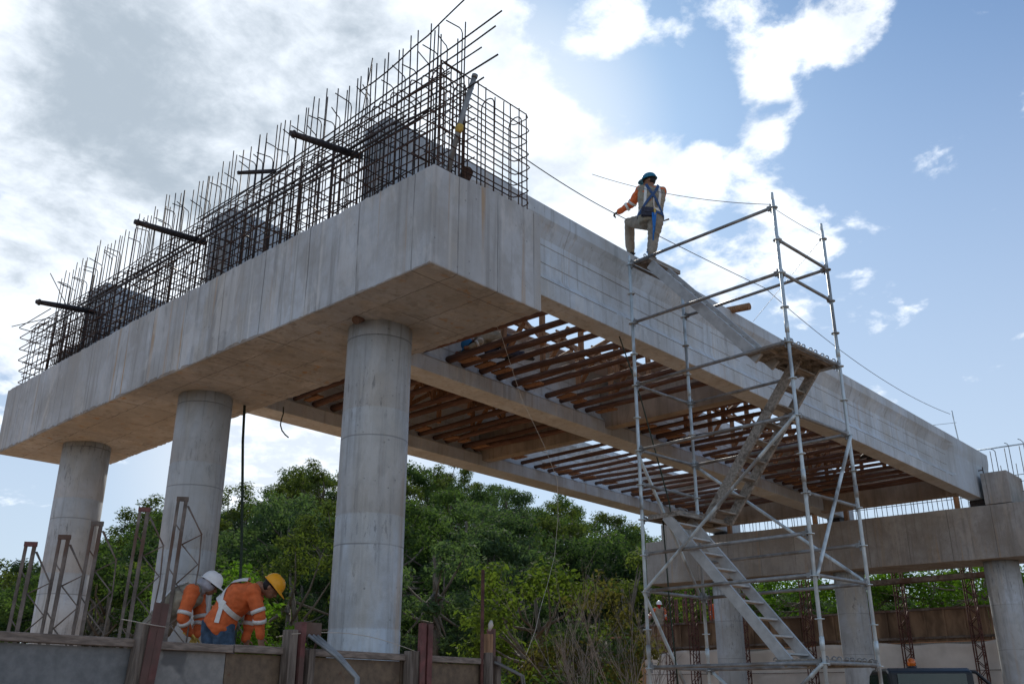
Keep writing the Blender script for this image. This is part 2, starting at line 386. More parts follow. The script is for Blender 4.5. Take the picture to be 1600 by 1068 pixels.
def groundz(x, y):
    sm = lambda t: (lambda q: q*q*(3-2*q))(min(1, max(0, t)))
    z = GZ
    # raised terrace behind the front formwork
    t = sm((y-.50-.14*x)/.35+0)*sm((4.2-x)/2.2)*sm((x+16)/4)
    z += (TZ-GZ)*t
    t2 = sm((x-26.35)/.3)*sm((17.5-y)/2) if x > 20 else 0
    z = max(z, GZ+(FZ-GZ)*t2)
    h = hillz(x, y)
    if h: z = max(z, -3.0+h) if math.hypot(x-CAM.x, y-CAM.y) > R0 else z
    return z
def build_ground():
    xs = sorted(set([round(v, 2) for v in np.concatenate([np.arange(-300, -20, 20), np.arange(-20, 32, .5), np.arange(26.2, 26.9, .1), np.arange(32, 140, 4), np.arange(140, 420, 20)])]))
    ys = sorted(set([round(v, 2) for v in np.concatenate([np.arange(-300, -20, 20), np.arange(-20, 24, .5), np.arange(24, 140, 4), np.arange(140, 420, 20)])]))
    vs = [(x, y, groundz(x, y)) for x in xs for y in ys]; n = len(ys)
    fs = [(i*n+j, (i+1)*n+j, (i+1)*n+j+1, i*n+j+1) for i in range(len(xs)-1) for j in range(n-1)]
    m = MB(); m.add(vs, fs, True); o = m.build('ground', M['ground']); tag(o, kind='structure')
build_ground()

# ------------------------------------------------------------------ near pier: cap and columns
H0, HB, WC, LC = 1.176, 1.25, 1.758, 11.1143
def zb(y): return -.0047*y if y < LC/2 else -.0047*LC/2 - .0227*(y-LC/2)
def rough_prism(stations, name, mat, parent, jit=.006, seed=1):
    """stations: list of rings; corners jittered a little so arrises are not razor straight"""
    r = random.Random(seed); m = MB(); out = []
    for ring in stations: out.append([Vector(p)+Vector((r.uniform(-jit, jit), 0, r.uniform(-jit, jit))) for p in ring])
    m.loft(out, smooth=False); return m.build(name, mat, parent, bevel=.014)
def near_pier():
    root = thing('bridge_pier', (.9, 5.5, TZ), 'large near concrete pier with three round columns under a long hammerhead cap', 'bridge pier')
    ys = np.linspace(0, LC, 190); st = []
    for y in ys:
        b = zb(y); st.append([(0, y, b), (WC, y, b), (WC, y, b+HB), (WC*.5, y, b+HB-.02), (.35, y, b+H0+.01), (0, y, b+H0)])
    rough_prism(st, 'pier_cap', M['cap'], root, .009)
    # crumbled lower arris of the front and end faces
    r = random.Random(12); m = MB(); top = []; bot = []; h = .02
    for y in np.arange(0.0, LC, .045):
        h = max(.004, min(.045, h+r.uniform(-.012, .012))); k = h if r.random() > .25 else .006
        top.append((-.011, y, zb(y)+k)); bot.append((-.011, y, zb(y)-.009))
    n = len(top); m.add(top+bot, [(i, i+1, n+i+1, n+i) for i in range(n-1)]); m.build('chipped_arris', M['diaphragm'], root)
    key = MB().box((1.05, 10.35, zb(10.3)+HB+.33), (.9, .75, .72)); key.build('shear_key', M['cap'], root, bevel=.015)
    for yc in (1.848, 5.776, 9.562):
        rings = []; n = 40
        zs = [TZ-.6, TZ+.02, -3.50, -3.488, -3.476, -2.29, -2.278, -2.266, -1.08, -1.068, -1.056, zb(yc)+.02]
        rr = [.39, .39, .39, .383, .389, .389, .382, .388, .388, .381, .387, .386]
        m = MB(); m.loft([[(.9104+math.cos(a)*r, yc+math.sin(a)*r, z) for a in (2*PI*k/n for k in range(n))] for z, r in zip(zs, rr)])
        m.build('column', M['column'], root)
    pin = MB().tube([(.52, 1.72, .02), (.40, 1.69, -.06)], .05, 10); pin.build('form_tie', M['trussbar'], root)
near_pier()

# ------------------------------------------------------------------ girders
GL = [(1.57, 1.60, .40), (5.13, 5.92, .56), (9.20, 10.10, .62)]
GX0, GX1, GB, GT = .60, 24.65, 1.262, 2.775
def girder(i):
    ya, yb, w = GL[i]; labs = ['pale outer concrete girder with the scaffold standing beside it, facing the camera', 'middle concrete girder between the two bays of log joists', 'farthest concrete girder with the wooded hill showing under it']
    root = thing('bridge_girder', ((GX0+GX1)/2, (ya+yb)/2, GB), labs[i], 'bridge girder', 'girders of the bridge span')
    cw = (w+.04)
    def prof(rec):
        # (offset across 0..w, z) outer side then inner side
        a = [(0, GB+.02), (0, GB+.30), (rec*.9, GB+.43), (rec, GB+.50), (rec, GT-.49), (0-.03+rec*.45, GT-.30), (-.035, GT-.22), (-.035, GT)]
        return a + [(w-x, z) for x, z in reversed(a)]
    def st(x, rec):
        y0 = ya+(yb-ya)*(x-GX0)/(GX1-GX0); return [(x, y0+q, z) for q, z in prof(rec)]
    rec = .10 if i == 0 else .12
    xs = [(GX0, .0), (GX0+1.3, .0), (GX0+1.75, rec)]+[(x, rec) for x in np.arange(3.0, 21.0, 1.0)]+[(GX1-3.55, rec), (GX1-3.1, 0), (GX1, 0)]
    m = MB(); m.loft([st(x, r) for x, r in xs], smooth=False)
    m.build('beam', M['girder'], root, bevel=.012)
    # grout lines left by the steel shutters along the web and flange
    for zz, off in ((GT-.60, rec), (GB+.62, rec), (GB+.30, .0)):
        y0 = ya+(yb-ya)*(2.2-GX0)/(GX1-GX0)+off; y1 = ya+(yb-ya)*(21.0-GX0)/(GX1-GX0)+off
        m = MB(); x = 2.35; rl = random.Random(int(zz*1000)+i)
        while x < 21.0:
            xe = min(21.1, x+rl.uniform(.4, 1.6)); q = lambda xx: y0+(y1-y0)*(xx-2.35)/18.75
            m.beam((x, q(x)-.0015, zz+rl.uniform(-.003, .003)), (xe, q(xe)-.0015, zz+rl.uniform(-.003, .003)), .007, rl.uniform(.004, .010)); x = xe+rl.choice((0, 0, .04, .25))
        m.build('shutter_line', M['farcap'], root)
    if i == 0:
        t = MB().tube([(23.6, ya-.10, GT-.65), (23.6, ya+.05, GT-.65)], .018, 8); t.tube([(23.6, ya-.10, GT-.74), (23.6, ya-.10, GT-.56)], .015, 8); t.build('lifting_bolt', M['rebar'], root)
for i in range(3): girder(i)
def gy(i, x, side=0): ya, yb, w = GL[i]; return ya+(yb-ya)*(x-GX0)/(GX1-GX0)+w*side

# diaphragms between the girders
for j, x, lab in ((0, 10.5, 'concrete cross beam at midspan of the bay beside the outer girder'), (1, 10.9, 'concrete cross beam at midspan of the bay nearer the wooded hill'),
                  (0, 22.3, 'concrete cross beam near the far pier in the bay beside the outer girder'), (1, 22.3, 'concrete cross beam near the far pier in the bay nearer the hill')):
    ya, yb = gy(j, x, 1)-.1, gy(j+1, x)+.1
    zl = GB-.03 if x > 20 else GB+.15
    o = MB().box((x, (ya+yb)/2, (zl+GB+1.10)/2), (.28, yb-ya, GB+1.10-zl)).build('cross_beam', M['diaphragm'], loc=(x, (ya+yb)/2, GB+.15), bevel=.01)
    tag(o, lab, 'cross beam', 'cross beams between the girders')

# ------------------------------------------------------------------ far pier
FX, FW, FH = 23.25, 1.75, 1.50
def far_pier():
    root = thing('bridge_pier', (24.1, 6, GZ), 'distant concrete pier carrying the far ends of the girders', 'bridge pier')
    def zt(y): return 1.02+.012*y if y > 1 else 1.02+.012*y
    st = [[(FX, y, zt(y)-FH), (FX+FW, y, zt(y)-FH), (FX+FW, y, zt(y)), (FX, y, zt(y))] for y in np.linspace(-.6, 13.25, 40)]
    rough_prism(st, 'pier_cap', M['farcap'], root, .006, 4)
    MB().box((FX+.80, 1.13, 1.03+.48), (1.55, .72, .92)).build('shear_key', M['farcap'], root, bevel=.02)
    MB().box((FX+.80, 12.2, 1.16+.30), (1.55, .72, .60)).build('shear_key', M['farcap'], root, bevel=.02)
    for yc in (1.575, 6.12, 10.55):
        m = MB(); n = 32
        m.loft([[(FX+.85+math.cos(a)*.47, yc+math.sin(a)*.47, z) for a in (2*PI*k/n for k in range(n))] for z in (GZ-.3, -3.5, -2.2, -1.0, zt(yc)-FH+.02)])
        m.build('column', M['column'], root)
    for i in range(3):
        y = gy(i, 24, .5); MB().box((FX+.6, y, (GB+zt(y))/2+.01), (.5, .4, GB-zt(y)+.0)).build('bearing_pad', M['rebar2'], root)
    for i in range(3):
        for k in (0, 1):
            y = gy(i, 23, k)+(.28 if k else -.22); MB().box((FX+.12, y, zt(y)+.24), (.13, .13, .5)).build('timber_chock', M['timber'], root)
far_pier()

# ------------------------------------------------------------------ rebar cage on the near cap
def jit(a): return rnd.uniform(-a, a)
def near_cage():
    root = thing('rebar_cage', (.4, 5.5, H0), 'long rusty reinforcing cage rising from the near pier cap, hooked bars on top', 'rebar cage')
    zt = lambda y: zb(y)+H0
    top = lambda y: zb(y)+H0+1.24+.22*max(0, min(1, (2.2-y)/1.2))
    # closed loops, two bars thick
    for k in range(64):
        y = .10+k*.172+jit(.035); b, t = zt(y)-.03, top(y)+jit(.03); r = .07; d = jit(.012); xa, xb = .14+jit(.01), .52+jit(.01)
        pts = [(xa, y, b), (xa, y+d, t-r), (xa+.02, y+d, t-.02), (xa+r, y+d, t), (xb-r, y+d, t), (xb-.02, y+d, t-.02), (xb, y+d, t-r), (xb, y, b)]
        MB().tube(pts, .0074, 6).build('stirrup', M['rebar'], root)
    # longitudinal bars
    for x in (.125, .535):
        for k, z in enumerate((.06, .30, .55, .80, .96, 1.10, 1.21)):
            n = 24; ya = -.05+jit(.05); yl = LC-.05+jit(.12)
            pts = [(x+jit(.006), ya+(yl-ya)*i/n, zb(ya+(yl-ya)*i/n)+H0+z+jit(.016)) for i in range(n+1)]
            MB().tube(pts, .0078, 6).build('longitudinal_bar', M['rebar'], root)
    for k in range(37):
        for z in (.28, .58, .90):
            y = .17+k*.298+jit(.04); zz = zb(y)+H0+z+jit(.10); MB().tube([(.10, y, zz), (.56, y+jit(.06), zz+jit(.05))], .0075, 6).build('cross_tie', M['rebar'], root)
    for k in range(46):
        y = rnd.uniform(.3, 10.6); z = zb(y)+H0+rnd.uniform(.1, 1.0); MB().tube([(rnd.uniform(.10, .2), y, z), (rnd.uniform(.4, .6), y+jit(.5), z+rnd.uniform(.05, .5))], .0076, 6).build('tie_bar', M['rebar2'], root)
    # heavier bundle and long bars that run out past the end
    for x, z, ya, yb, r, rise in ((.08, .82, 1.0, 9.9, .015, 0), (.11, .86, .2, 10.2, .014, 0), (.10, .92, .6, 9.6, .014, 0), (.16, .98, 1.2, 9.2, .012, 0),
                            (.30, 1.42, -.62, 4.2, .010, .22), (.34, 1.30, -.35, 5.2, .009, .24), (.26, 1.38, -.75, 5.4, .010, .38), (.40, 1.30, -.55, 3.0, .011, .06), (.45, 1.10, -.30, 3.4, .010, .1), (.40, 2.05, -.15, 1.9, .010, .42), (.5, 1.7, .3, 6, .009, -.1)):
        pts = [(x+jit(.01), ya+(yb-ya)*i/8, zb(3)+H0+z+rise*(1-i/8)**1.5+jit(.006)) for i in range(9)]
        MB().tube(pts, r, 6).build('spare_bar', M['rebar2'], root)
    # starters standing above the cage
    for k in range(86):
        y = .12+k*.128+jit(.05); h = zt(y)+2.46+jit(.12)-(.35 if k < 3 else 0); x = .50+jit(.05)
        lx, ly = jit(.03), jit(.04)
        MB().tube([(x, y, zt(y)-.02), (x+lx*.4, y+ly*.4, zt(y)+1.2), (x+lx, y+ly, h)], .0082, 6).build('starter_bar', M['rebar2'], root)
    # starters bent over at the top
    for k in range(52):
        if rnd.random() < .12: continue
        y = .22+k*.208+jit(.06); h = zt(y)+2.10+jit(.14); x = .60+jit(.05); r = .055; q = .17+jit(.05); dy = jit(.05)
        MB().tube([(x, y, zt(y)), (x, y, h-r), (x-.016, y, h-.016), (x-r, y, h), (x-r-q, y+dy, h+.02+jit(.03))], .0076, 6).build('hooked_bar', M['rebar2'], root)
    for (x, y, z), (x2, y2, z2) in (((.5, 6.7, 2.0), (.35, 6.5, 3.45)), ((.55, 7.0, 2.6), (.4, 6.72, 3.3)), ((.4, 1.9, 2.4), (.3, 1.55, 3.5)), ((.45, 10.35, 2.6), (.2, 10.75, 3.3)), ((.4, 10.9, 2.5), (.1, 11.9, 2.5))):
        MB().tube([(x, y, z), (x2, y2, z2)], .008, 6).build('loose_bar', M['rebar2'], root)
    # return of the cage along the end face: U loops lying flat and hairpins standing
    for k in range(9):
        z = H0+.05+k*.172+jit(.01); r = .06; ya, yb = .07, .34; xe = 1.66+jit(.03)
        pts = [(.12, ya, z), (xe-r, ya, z+jit(.02)), (xe-.015, ya+.015, z), (xe, ya+r, z), (xe, yb-r, z), (xe-.015, yb-.015, z), (xe-r, yb, z), (.5, yb, z)]
        MB().tube(pts, .0080, 6).build('end_loop', M['rebar'], root)
    for k in (0, 2, 5, 8):
        x = .22+k*.165; t = H0+1.42+jit(.03); ya, yb = .10, .31; n = 8; y0 = (ya+yb)/2; rr = (yb-ya)/2
        lean = jit(.02)
        arc = [(x+lean, y0-math.cos(PI*i/n)*rr, t-rr+math.sin(PI*i/n)*rr) for i in range(n+1)]
        MB().tube([(x, ya, H0-.02)]+arc+[(x, yb, H0-.02)], .0080, 6).build('hairpin_bar', M['rebar'], root)
    for k in range(11):
        x = .16+k*.145; MB().tube([(x, .085+jit(.01), H0-.02), (x+jit(.02), .08, H0+1.45+jit(.04))], .0076, 6).build('vertical_bar', M['rebar'], root)
    # far end loops sticking out
    for k in range(6):
        z = zb(11)+H0+.18+k*.24; r = .05; ye = LC+.02+.10*k+jit(.05)
        MB().tube([(.13, 10.2, z), (.13, ye-r, z), (.145, ye-.015, z), (.13+r, ye, z), (.50-r, ye, z), (.485, ye-.015, z), (.50, ye-r, z), (.50, 10.2, z)], .009, 6).build('end_loop', M['rebar'], root)
near_cage()
# round struts poking out of the cage
for (a, b, r, lab) in (((.25, 1.60, 2.04), (-.80, 1.55, 1.84), .042, 'dark strut jutting out of the rebar cage nearest the cap corner'),
                       ((.25, 5.16, 2.07), (-.80, 5.22, 2.02), .045, 'dark strut jutting out of the middle of the rebar cage'),
                       ((.25, 8.60, 1.93), (-.80, 8.28, 1.69), .045, 'dark strut jutting out near the far end of the rebar cage'),
                       ((.40, 3.70, 2.75), (-.05, 3.95, 2.62), .030, 'short dark strut stub poking from the top of the rebar cage')):
    a, b = Vector(a), Vector(b); m = MB().tube([a, a*.35+b*.65, b], [r*1.05, r, r*.8], 10); m.tube([b*.96+a*.04, b*.955+a*.045], r*1.2, 10)
    o = m.build('timber_strut', M['rebar2'], loc=(a+b)/2); tag(o, lab, 'strut', 'struts in the rebar cage')
o = MB().tube([(.40, .20, 1.30), (.445, .06, 1.95), (.50, -.10, 2.52)], .030, 12).tube([(.497, -.093, 2.49), (.502, -.103, 2.53)], .036, 12).build('steel_prop', M['galvd'], loc=(.45, .05, 1.3))
tag(o, 'slanted grey tube leaning on the end of the rebar cage, yellow tie round it', 'tube')
tie = MB().tube([(.43, .085, 1.80), (.437, .07, 1.85), (.443, .055, 1.90)], [.036, .048, .034], 10); tie.build('yellow_tie', M['glove'], o)
o = MB().tube([(1.05, .55, 1.75), (1.55, 1.15, 2.02)], [.075, .07], 12).build('timber_log', M['log'], loc=(1.3, .85, 1.75)); tag(o, 'short dark log end behind the rebar cage at the cap corner', 'log')

# ------------------------------------------------------------------ log joists and deck formwork
def log_mesh(seed, L):
    r = random.Random(seed); m = MB(); n = 12; pts = []; rs = []; b1, b2, f1, f2 = r.uniform(-.03, .03), r.uniform(-.03, .03), r.uniform(0, 6), r.uniform(0, 6)
    for i in range(n+1):
        t = i/n; pts.append((b1*math.sin(PI*t)+.010*math.sin(5*t+f1), -L/2+L*t, b2*math.sin(PI*t)+.010*math.sin(6*t+f2))); rs.append(.060*(1.15-.3*t)*r.uniform(.96, 1.04))
    if seed % 2: rs = rs[::-1]
    m.tube(pts, rs, 10); return m.mesh('log')
def logs():
    for bay, (xa, xb, step) in enumerate(((2.35, 22.0, .50), (2.30, 22.0, .52))):
        meshes = [log_mesh(31*bay+s, 3.35 if bay == 0 else 3.45) for s in range(9)]
        for mm in meshes: mm.materials.append(M['log'])
        packs = []
        for q in range(4):
            r = random.Random(q+9); mp = MB(); mp.beam((.14, 0, -.02), (.14+r.uniform(.10, .22), r.uniform(-.03, .03), -.02), r.uniform(.3, .5), .03); mp.beam((.05, .05, .055), (.05+r.uniform(.2, .34), .02, .07), .10, .035); mm = mp.mesh('packing_board'); mm.materials.append(M['timber']); packs.append(mm)
        x = xa; k = 0
        while x < xb:
            cross = 10.5 if bay == 0 else 10.9
            if abs(x-cross) > .24:
                y0, y1 = gy(bay, x, 1)-.08, gy(bay+1, x)+.06; z = GB+.40+rnd.uniform(-.015, .03)
                o = bpy.data.objects.new('log_joist', meshes[rnd.randrange(9)]); C.objects.link(o)
                sc = (y1-y0)/(3.35 if bay == 0 else 3.45)
                o.location = (x+rnd.uniform(-.06, .06), (y0+y1)/2, z); o.rotation_euler = (rnd.uniform(-.006, .006), rnd.uniform(0, 6), math.atan((gy(bay, x)-gy(bay, x))*0)+rnd.uniform(-.035, .035)); o.scale = (1, sc, 1)
                s = rnd.uniform(.85, 1.15)*(1.0 if x < cross else .82); o.scale = (s, sc, s)
                near = x < cross
                lab = {(0, True): 'brown log joist between outer and middle girders, before the midspan cross beam', (0, False): 'brown log joist between outer and middle girders, beyond the midspan cross beam',
                       (1, True): 'brown log joist between middle and farthest girders, before the midspan cross beam', (1, False): 'brown log joist between middle and farthest girders, beyond the midspan cross beam'}[(bay, near)]
                grp = {(0, True): 'log joists in the near half of the outer bay', (0, False): 'log joists in the far half of the outer bay', (1, True): 'log joists in the near half of the hill side bay', (1, False): 'log joists in the far half of the hill side bay'}[(bay, near)]
                tag(o, lab, 'log', grp); k += 1
                o.rotation_euler.y = 0
                if rnd.random() < .75:
                    pk = bpy.data.objects.new('packing_board', packs[rnd.randrange(4)]); C.objects.link(pk); pk.parent = o; pk.location = (0, (3.35 if bay == 0 else 3.45)/2-.28-rnd.uniform(0, .1), 0); pk.scale = (1/s, 1/sc, 1/s)
            x += step*rnd.uniform(.88, 1.12)*(1.0 if x < cross else 1.14)
logs()
ZD = GT-.20
def deck():
    def sheet(bay, xa, xb, ya, yb, mat, lab, grp):
        o = MB().box(((xa+xb)/2, (ya+yb)/2, ZD+.02+rnd.uniform(-.004, .004)), (xb-xa-.012, yb-ya-.012, .018)).build('plywood_sheet', mat, loc=((xa+xb)/2, (ya+yb)/2, ZD))
        o.rotation_euler = (rnd.uniform(-.004, .004), rnd.uniform(-.004, .004), 0)
        tag(o, lab, 'plywood', grp)
    L0, G0 = 'pale plywood deck sheet above the log joists of the outer bay', 'plywood sheets over the outer bay'
    L1, G1 = 'pale plywood deck sheet above the log joists of the hill side bay', 'plywood sheets over the hill side bay'
    x = 2.0
    while x < 22.0:
        xn = min(x+1.22, 22.05); xm = (x+xn)/2
        a, b = gy(0, xm, 1)-.12, gy(1, xm)+.12
        # outer bay: an uncovered strip beside the outer girder, and a missing sheet beyond midspan
        if xm < 5.2: parts = [(4.2, b, M['ply'])]
        elif xm < 9.0: parts = [(5.02, b, M['ply'])]
        elif xm < 11: parts = [(4.3, b, M['ply']), (a, 2.9, M['plyp'])]
        elif 13.0 < xm < 17.8: parts = [(a, 2.7, M['ply'])]
        elif xm < 13.0: parts = [(a, 3.6, M['plyp']), (3.6, b, M['ply'])]
        else: parts = [(a, a+1.2, M['plyp']), (a+1.9, b, M['ply'])]
        for ya, yb, mm in parts: sheet(0, x, xn, ya, yb, mm, L0 if mm is M['ply'] else 'pinkish plywood deck sheet above the log joists of the outer bay', G0 if mm is M['ply'] else 'pinkish plywood sheets over the outer bay')
        a, b = gy(1, xm, 1)-.12, gy(2, xm)+.12
        if 11.5 < xm < 20.5: parts = [(9.72, b, M['ply'])]
        elif xm < 6.5: parts = [(a, a+1.3, M['plyp']), (a+1.3, b, M['ply'])]
        else: parts = [(a, a+1.7, M['ply']), (a+1.7, b, M['ply'])]
        for ya, yb, mm in parts: sheet(1, x, xn, ya, yb, mm, L1 if mm is M['ply'] else 'pinkish plywood deck sheet above the log joists of the hill side bay', G1 if mm is M['ply'] else 'pinkish plywood sheets over the hill side bay')
        x = xn
    # trestles that carry the sheets: posts, rakers and a head rail
    for bay in (0, 1):
        for yy, lab in ((.22, 'outer'), (.5, 'middle'), (.78, 'inner')):
            for sec, (xa, xb) in enumerate(((2.4, 10.2), (11.2, 21.8))):
                if bay == 1 and sec == 1: continue
                ym = lambda x: gy(bay, x, 1)*(1-yy)+gy(bay+1, x)*yy
                side = {'outer': 'on the camera side', 'middle': 'along the middle', 'inner': 'on the hill side'}[lab]
                root = thing('timber_trestle', ((xa+xb)/2, ym((xa+xb)/2), GB+.45), 'orange timber trestle row %s of %s bay %s midspan' % (side, ('outer', 'hill side')[bay], ('before', 'beyond')[sec]), 'trestle', 'timber trestles under the deck sheets')
                MB().beam((xa, ym(xa), ZD-.06), (xb, ym(xb), ZD-.06), .07, .10).build('head_rail', M['timber'], root)
                x = xa+.25; k = 0
                while x < xb-.2:
                    y = ym(x); MB().box((x, y, (GB+.47+ZD-.11)/2), (.07, .09, ZD-.11-GB-.47)).build('post', M['timber'], root)
                    if k % 2 == 0 or bay == 0:
                        yo = ym(x)+(.62 if yy < .6 else -.62)
                        MB().beam((x+.06, y, GB+.52), (x+.06, yo, ZD-.06), .035, .10, (1, 0, 0)).build('raker', M['timber'], root)
                    if k % 3 == 1: MB().beam((x, y+.05, GB+.55), (x+1.0, y+.05, ZD-.12), .035, .09).build('raker', M['timber'], root)
                    x += 1.15; k += 1
    o = MB().tube([(9.3, 2.2, GT+.09), (9.25, 1.17, GT-.02)], .07, 12).build('timber_log', M['timber'], loc=(9.25, 1.7, GT)); tag(o, 'round timber end sticking out over the top edge of the outer girder', 'log')
deck()

# ------------------------------------------------------------------ scaffold tower
def scaffold():
    z0 = 2.2061; base = GZ
    ax, by = Vector((math.cos(-.0646), math.sin(-.0646), 0)), Vector((math.sin(.0646), math.cos(.0646), 0))
    p1 = Vector((5.28, 1.141, 0)); A, B = 1.377, 2.564
    root = thing('scaffold_tower', (5.9, -.2, base), 'tall galvanised scaffold tower with stair flights beside the outer girder', 'scaffold')
    PT = {'1': p1, '2': p1+ax*A, '3': p1-by*B, '4': p1+ax*A-by*B}
    def pt(p, k, dz=0): v = PT[p]; return Vector((v.x, v.y, z0-.5*k+dz))
    tops = {'1': .16, '2': .05, '3': .24, '4': .26}
    nr = 16
    for p in '1234':
        zt = z0+tops[p]; v = PT[p]
        m = MB().tube([(v.x, v.y, base+.12), (v.x, v.y, zt-.12)], .0242, 12)
        m.tube([(v.x, v.y, zt-.14), (v.x, v.y, zt)], .019, 10)
        for kj in (4, 8, 12): m.tube([(v.x, v.y, z0-.5*kj+.14), (v.x, v.y, z0-.5*kj+.30)], .029, 12)
        s = m.build('standard', M['galv'], root)
        for k in range(nr):
            if p == '2' and k == 0: continue
            n = 16; zz = z0-.5*k
            MB().loft([[(v.x+math.cos(a)*r, v.y+math.sin(a)*r, zz+h) for a in (2*PI*i/n for i in range(n))] for r, h in ((.026, -.005), (.058, -.005), (.058, .005), (.026, .005))], smooth=False, cap=False).build('rosette', M['galv'], s)
        MB().box((v.x, v.y, base+.02), (.16, .16, .012)).tube([(v.x, v.y, base+.02), (v.x, v.y, base+.2)], .017, 8).build('base_jack', M['galvd'], s)
    def ledger(a, b, k, mat='galvd'):
        P, Q = pt(a, k, .012), pt(b, k, .012); d = (Q-P).normalized()
        m = MB().tube([P+d*.075, Q-d*.075], .0235, 12)
        for e, dd in ((P, d), (Q, -d)):
            m.beam(e+dd*.028, e+dd*.095, .045, .062); m.beam(e+dd*.045+Vector((0, 0, -.07)), e+dd*.045+Vector((0, 0, .065)), .012, .028, (1, 0, 0))
        m.build('ledger', M[mat], root)
    for k in (0, 2, 4, 6, 9, 10, 12, 14): ledger('1', '3', k)
    for k in (1, 4, 6, 9, 10, 12, 14): ledger('2', '4', k)
    for k in (1, 2, 4, 6, 8, 10, 12, 14): ledger('3', '4', k)
    for k in (0, 4, 6, 7, 10, 12, 14): ledger('1', '2', k)
    def brace(a, ka, b, kb, off=0.035):
        P, Q = pt(a, ka), pt(b, kb); d = (Q-P).normalized(); c = Vector((PT['1']+PT['4'])/2); 
        o = (((P+Q)/2-c)*Vector((1, 1, 0))); o = Vector((o.x, o.y, 0)).normalized()*off
        MB().tube([P+o, P+o+d*.06, Q+o-d*.06, Q+o], [.020, .0235, .0235, .020], 12).build('diagonal_brace', M['galv'], root)
    for q in (('4', 6, '3', 10), ('2', 6, '4', 10), ('1', 10, '3', 6), ('1', 6, '2', 10), ('3', 12, '1', 16), ('2', 12, '4', 16), ('1', 10, '2', 14)): brace(*q)
    # decks
    def deckb(corner, ux, lx, uy, ly, z, nb, name='platform_board'):
        for i in range(nb):
            w = ly/nb; c = corner+ux*(lx/2)+uy*(w*(i+.5)); c.z = z
            R = Matrix((ux, uy, Vector((0, 0, 1)))).transposed()
            m = MB().box(c, (lx, w-.015, .012), R)
            for s in (-1, 1): m.box(c+uy*s*(w/2-.025)+Vector((0, 0, -.033)), (lx, .028, .05), R)
            for q in (-.4, 0, .4): m.box(c+ux*(lx*q)+Vector((0, 0, -.028)), (.04, w-.06, .04), R)
            for q in (-1, 1): m.box(c+ux*q*(lx/2-.012)+Vector((0, 0, -.028)), (.022, w-.018, .055), R)
            o = m.build(name, M['board'], root)
            for e in (0, 1):
                for s in (-.3, .3):
                    hc = c+ux*(lx*(e-.5)+(.025 if e else -.025))+uy*(w*s); n = 8
                    MB().tube([hc+Vector((0, 0, 0))+ux*math.cos(a)*.032+Vector((0, 0, math.sin(a)*.032)) for a in np.linspace(0, PI*1.7, n)], .008, 6).build('hook', M['galvd'], o)
    deckb(pt('1', 0)+ax*.04-by*.06, ax, .82, -by, .30, z0+.055, 1)
    deckb(pt('3', 4)+ax*.04+by*.05, by, .62, ax, A-.10, z0-2+.055, 4)
    deckb(pt('3', 12)+ax*.04+by*.05, by, .62, ax, A-.10, z0-6+.055, 4)
    deckb(pt('1', 8)+ax*.06-by*.05, -by, .55, ax, A-.14, z0-4+.055, 2)
    ledger('1', '2', 8); 
    def stair(lane, w, ka, kb, ya, yb, mat, sh=.14, tw=.15, dz=.02):
        # lane: offset along ax; from level ka near posts 1-2 (ya) to kb near posts 3-4 (yb)
        f = lambda s, t: p1+ax*s-by*(ya+(yb-ya)*t)+Vector((0, 0, z0-.5*ka+dz+(-.5*(kb-ka))*t))
        o = None
        st = thing_part = MB().beam(f(lane, 0), f(lane, 1), .045, sh).build('stair_flight', M[mat], root)
        MB().beam(f(lane+w, 0), f(lane+w, 1), .045, sh).build('stringer', M[mat], st)
        n = 9
        for i in range(n):
            t = (i+.5)/n; a, b = f(lane+.03, t), f(lane+w-.03, t)
            MB().beam(a, b, tw, .022).build('tread', M[mat], st)
    stair(.10, .55, 8, 12, .35, 2.05, 'alu')
    stair(.72, .52, 8, 4, .62, 2.28, 'board')
    stair(.10, .42, 0, 4, .33, 2.05, 'alu', .15, .08, -.07)
scaffold()

# ------------------------------------------------------------------ ropes, lifelines, small posts
def sag(a, b, s, n=24, wob=0.0):
    a, b = Vector(a), Vector(b)
    return [a.lerp(b, i/n)+Vector((jit(wob), jit(wob), -4*s*(i/n)*(1-i/n))) for i in range(n+1)]
def rope(name, pts, r, mat, lab, cat='rope'):
    o = MB().tube(pts, r, 6).build(name, M[mat], loc=pts[0]); return tag(o, lab, cat)
rope('rope', [(1.5, 5.676, zb(5.6)), (1.5, 5.62, -.6), (1.5, 5.52, -1.2), (1.5, 5.36, -2.2), (1.5, 5.31, -2.7), (1.5, 5.3, TZ)], .022, 'rope', 'dark green rope hanging from the near pier cap down to the ground')
rope('rope', [(4.55, 9.22, 1.35), (4.55, 9.2, 1.2), (4.53, 9.22, 1.08), (4.52, 9.22, .97), (4.54, 9.18, .85), (4.585, 9.12, .76), (4.63, 9.06, .70)], .014, 'rope', 'short black rope end dangling from the farthest girder')
wp = [(1.76, .719, .467-.44+.0), (1.95, .80, -.05), (2.35, .83, -.75), (2.75, .82, -1.25), (3.0, .82, -1.65), (3.0, .82, -2.1), (2.8, .72, -2.6), (2.3, .42, -3.0), (1.8, .10, -3.3), (1.35, -.22, -3.55), (1.0, -.4, -3.8)]
rope('string', wp, .0022, 'string', 'thin pale string trailing from the pier cap soffit to the ground', 'string')
rope('rope', [(5.6, 1.0, -1.75), (5.62, .98, -3.0), (5.75, .9, -5.7)], .011, 'rope', 'thin dark rope hanging inside the scaffold tower beside the stair')
rope('rope', [(5.75, 1.75, GB+.1), (5.78, 1.4, .2), (5.8, 1.0, -1.5), (5.82, 1.0, -1.78)], .010, 'rope', 'thin dark rope hanging from the outer girder behind the scaffold tower')
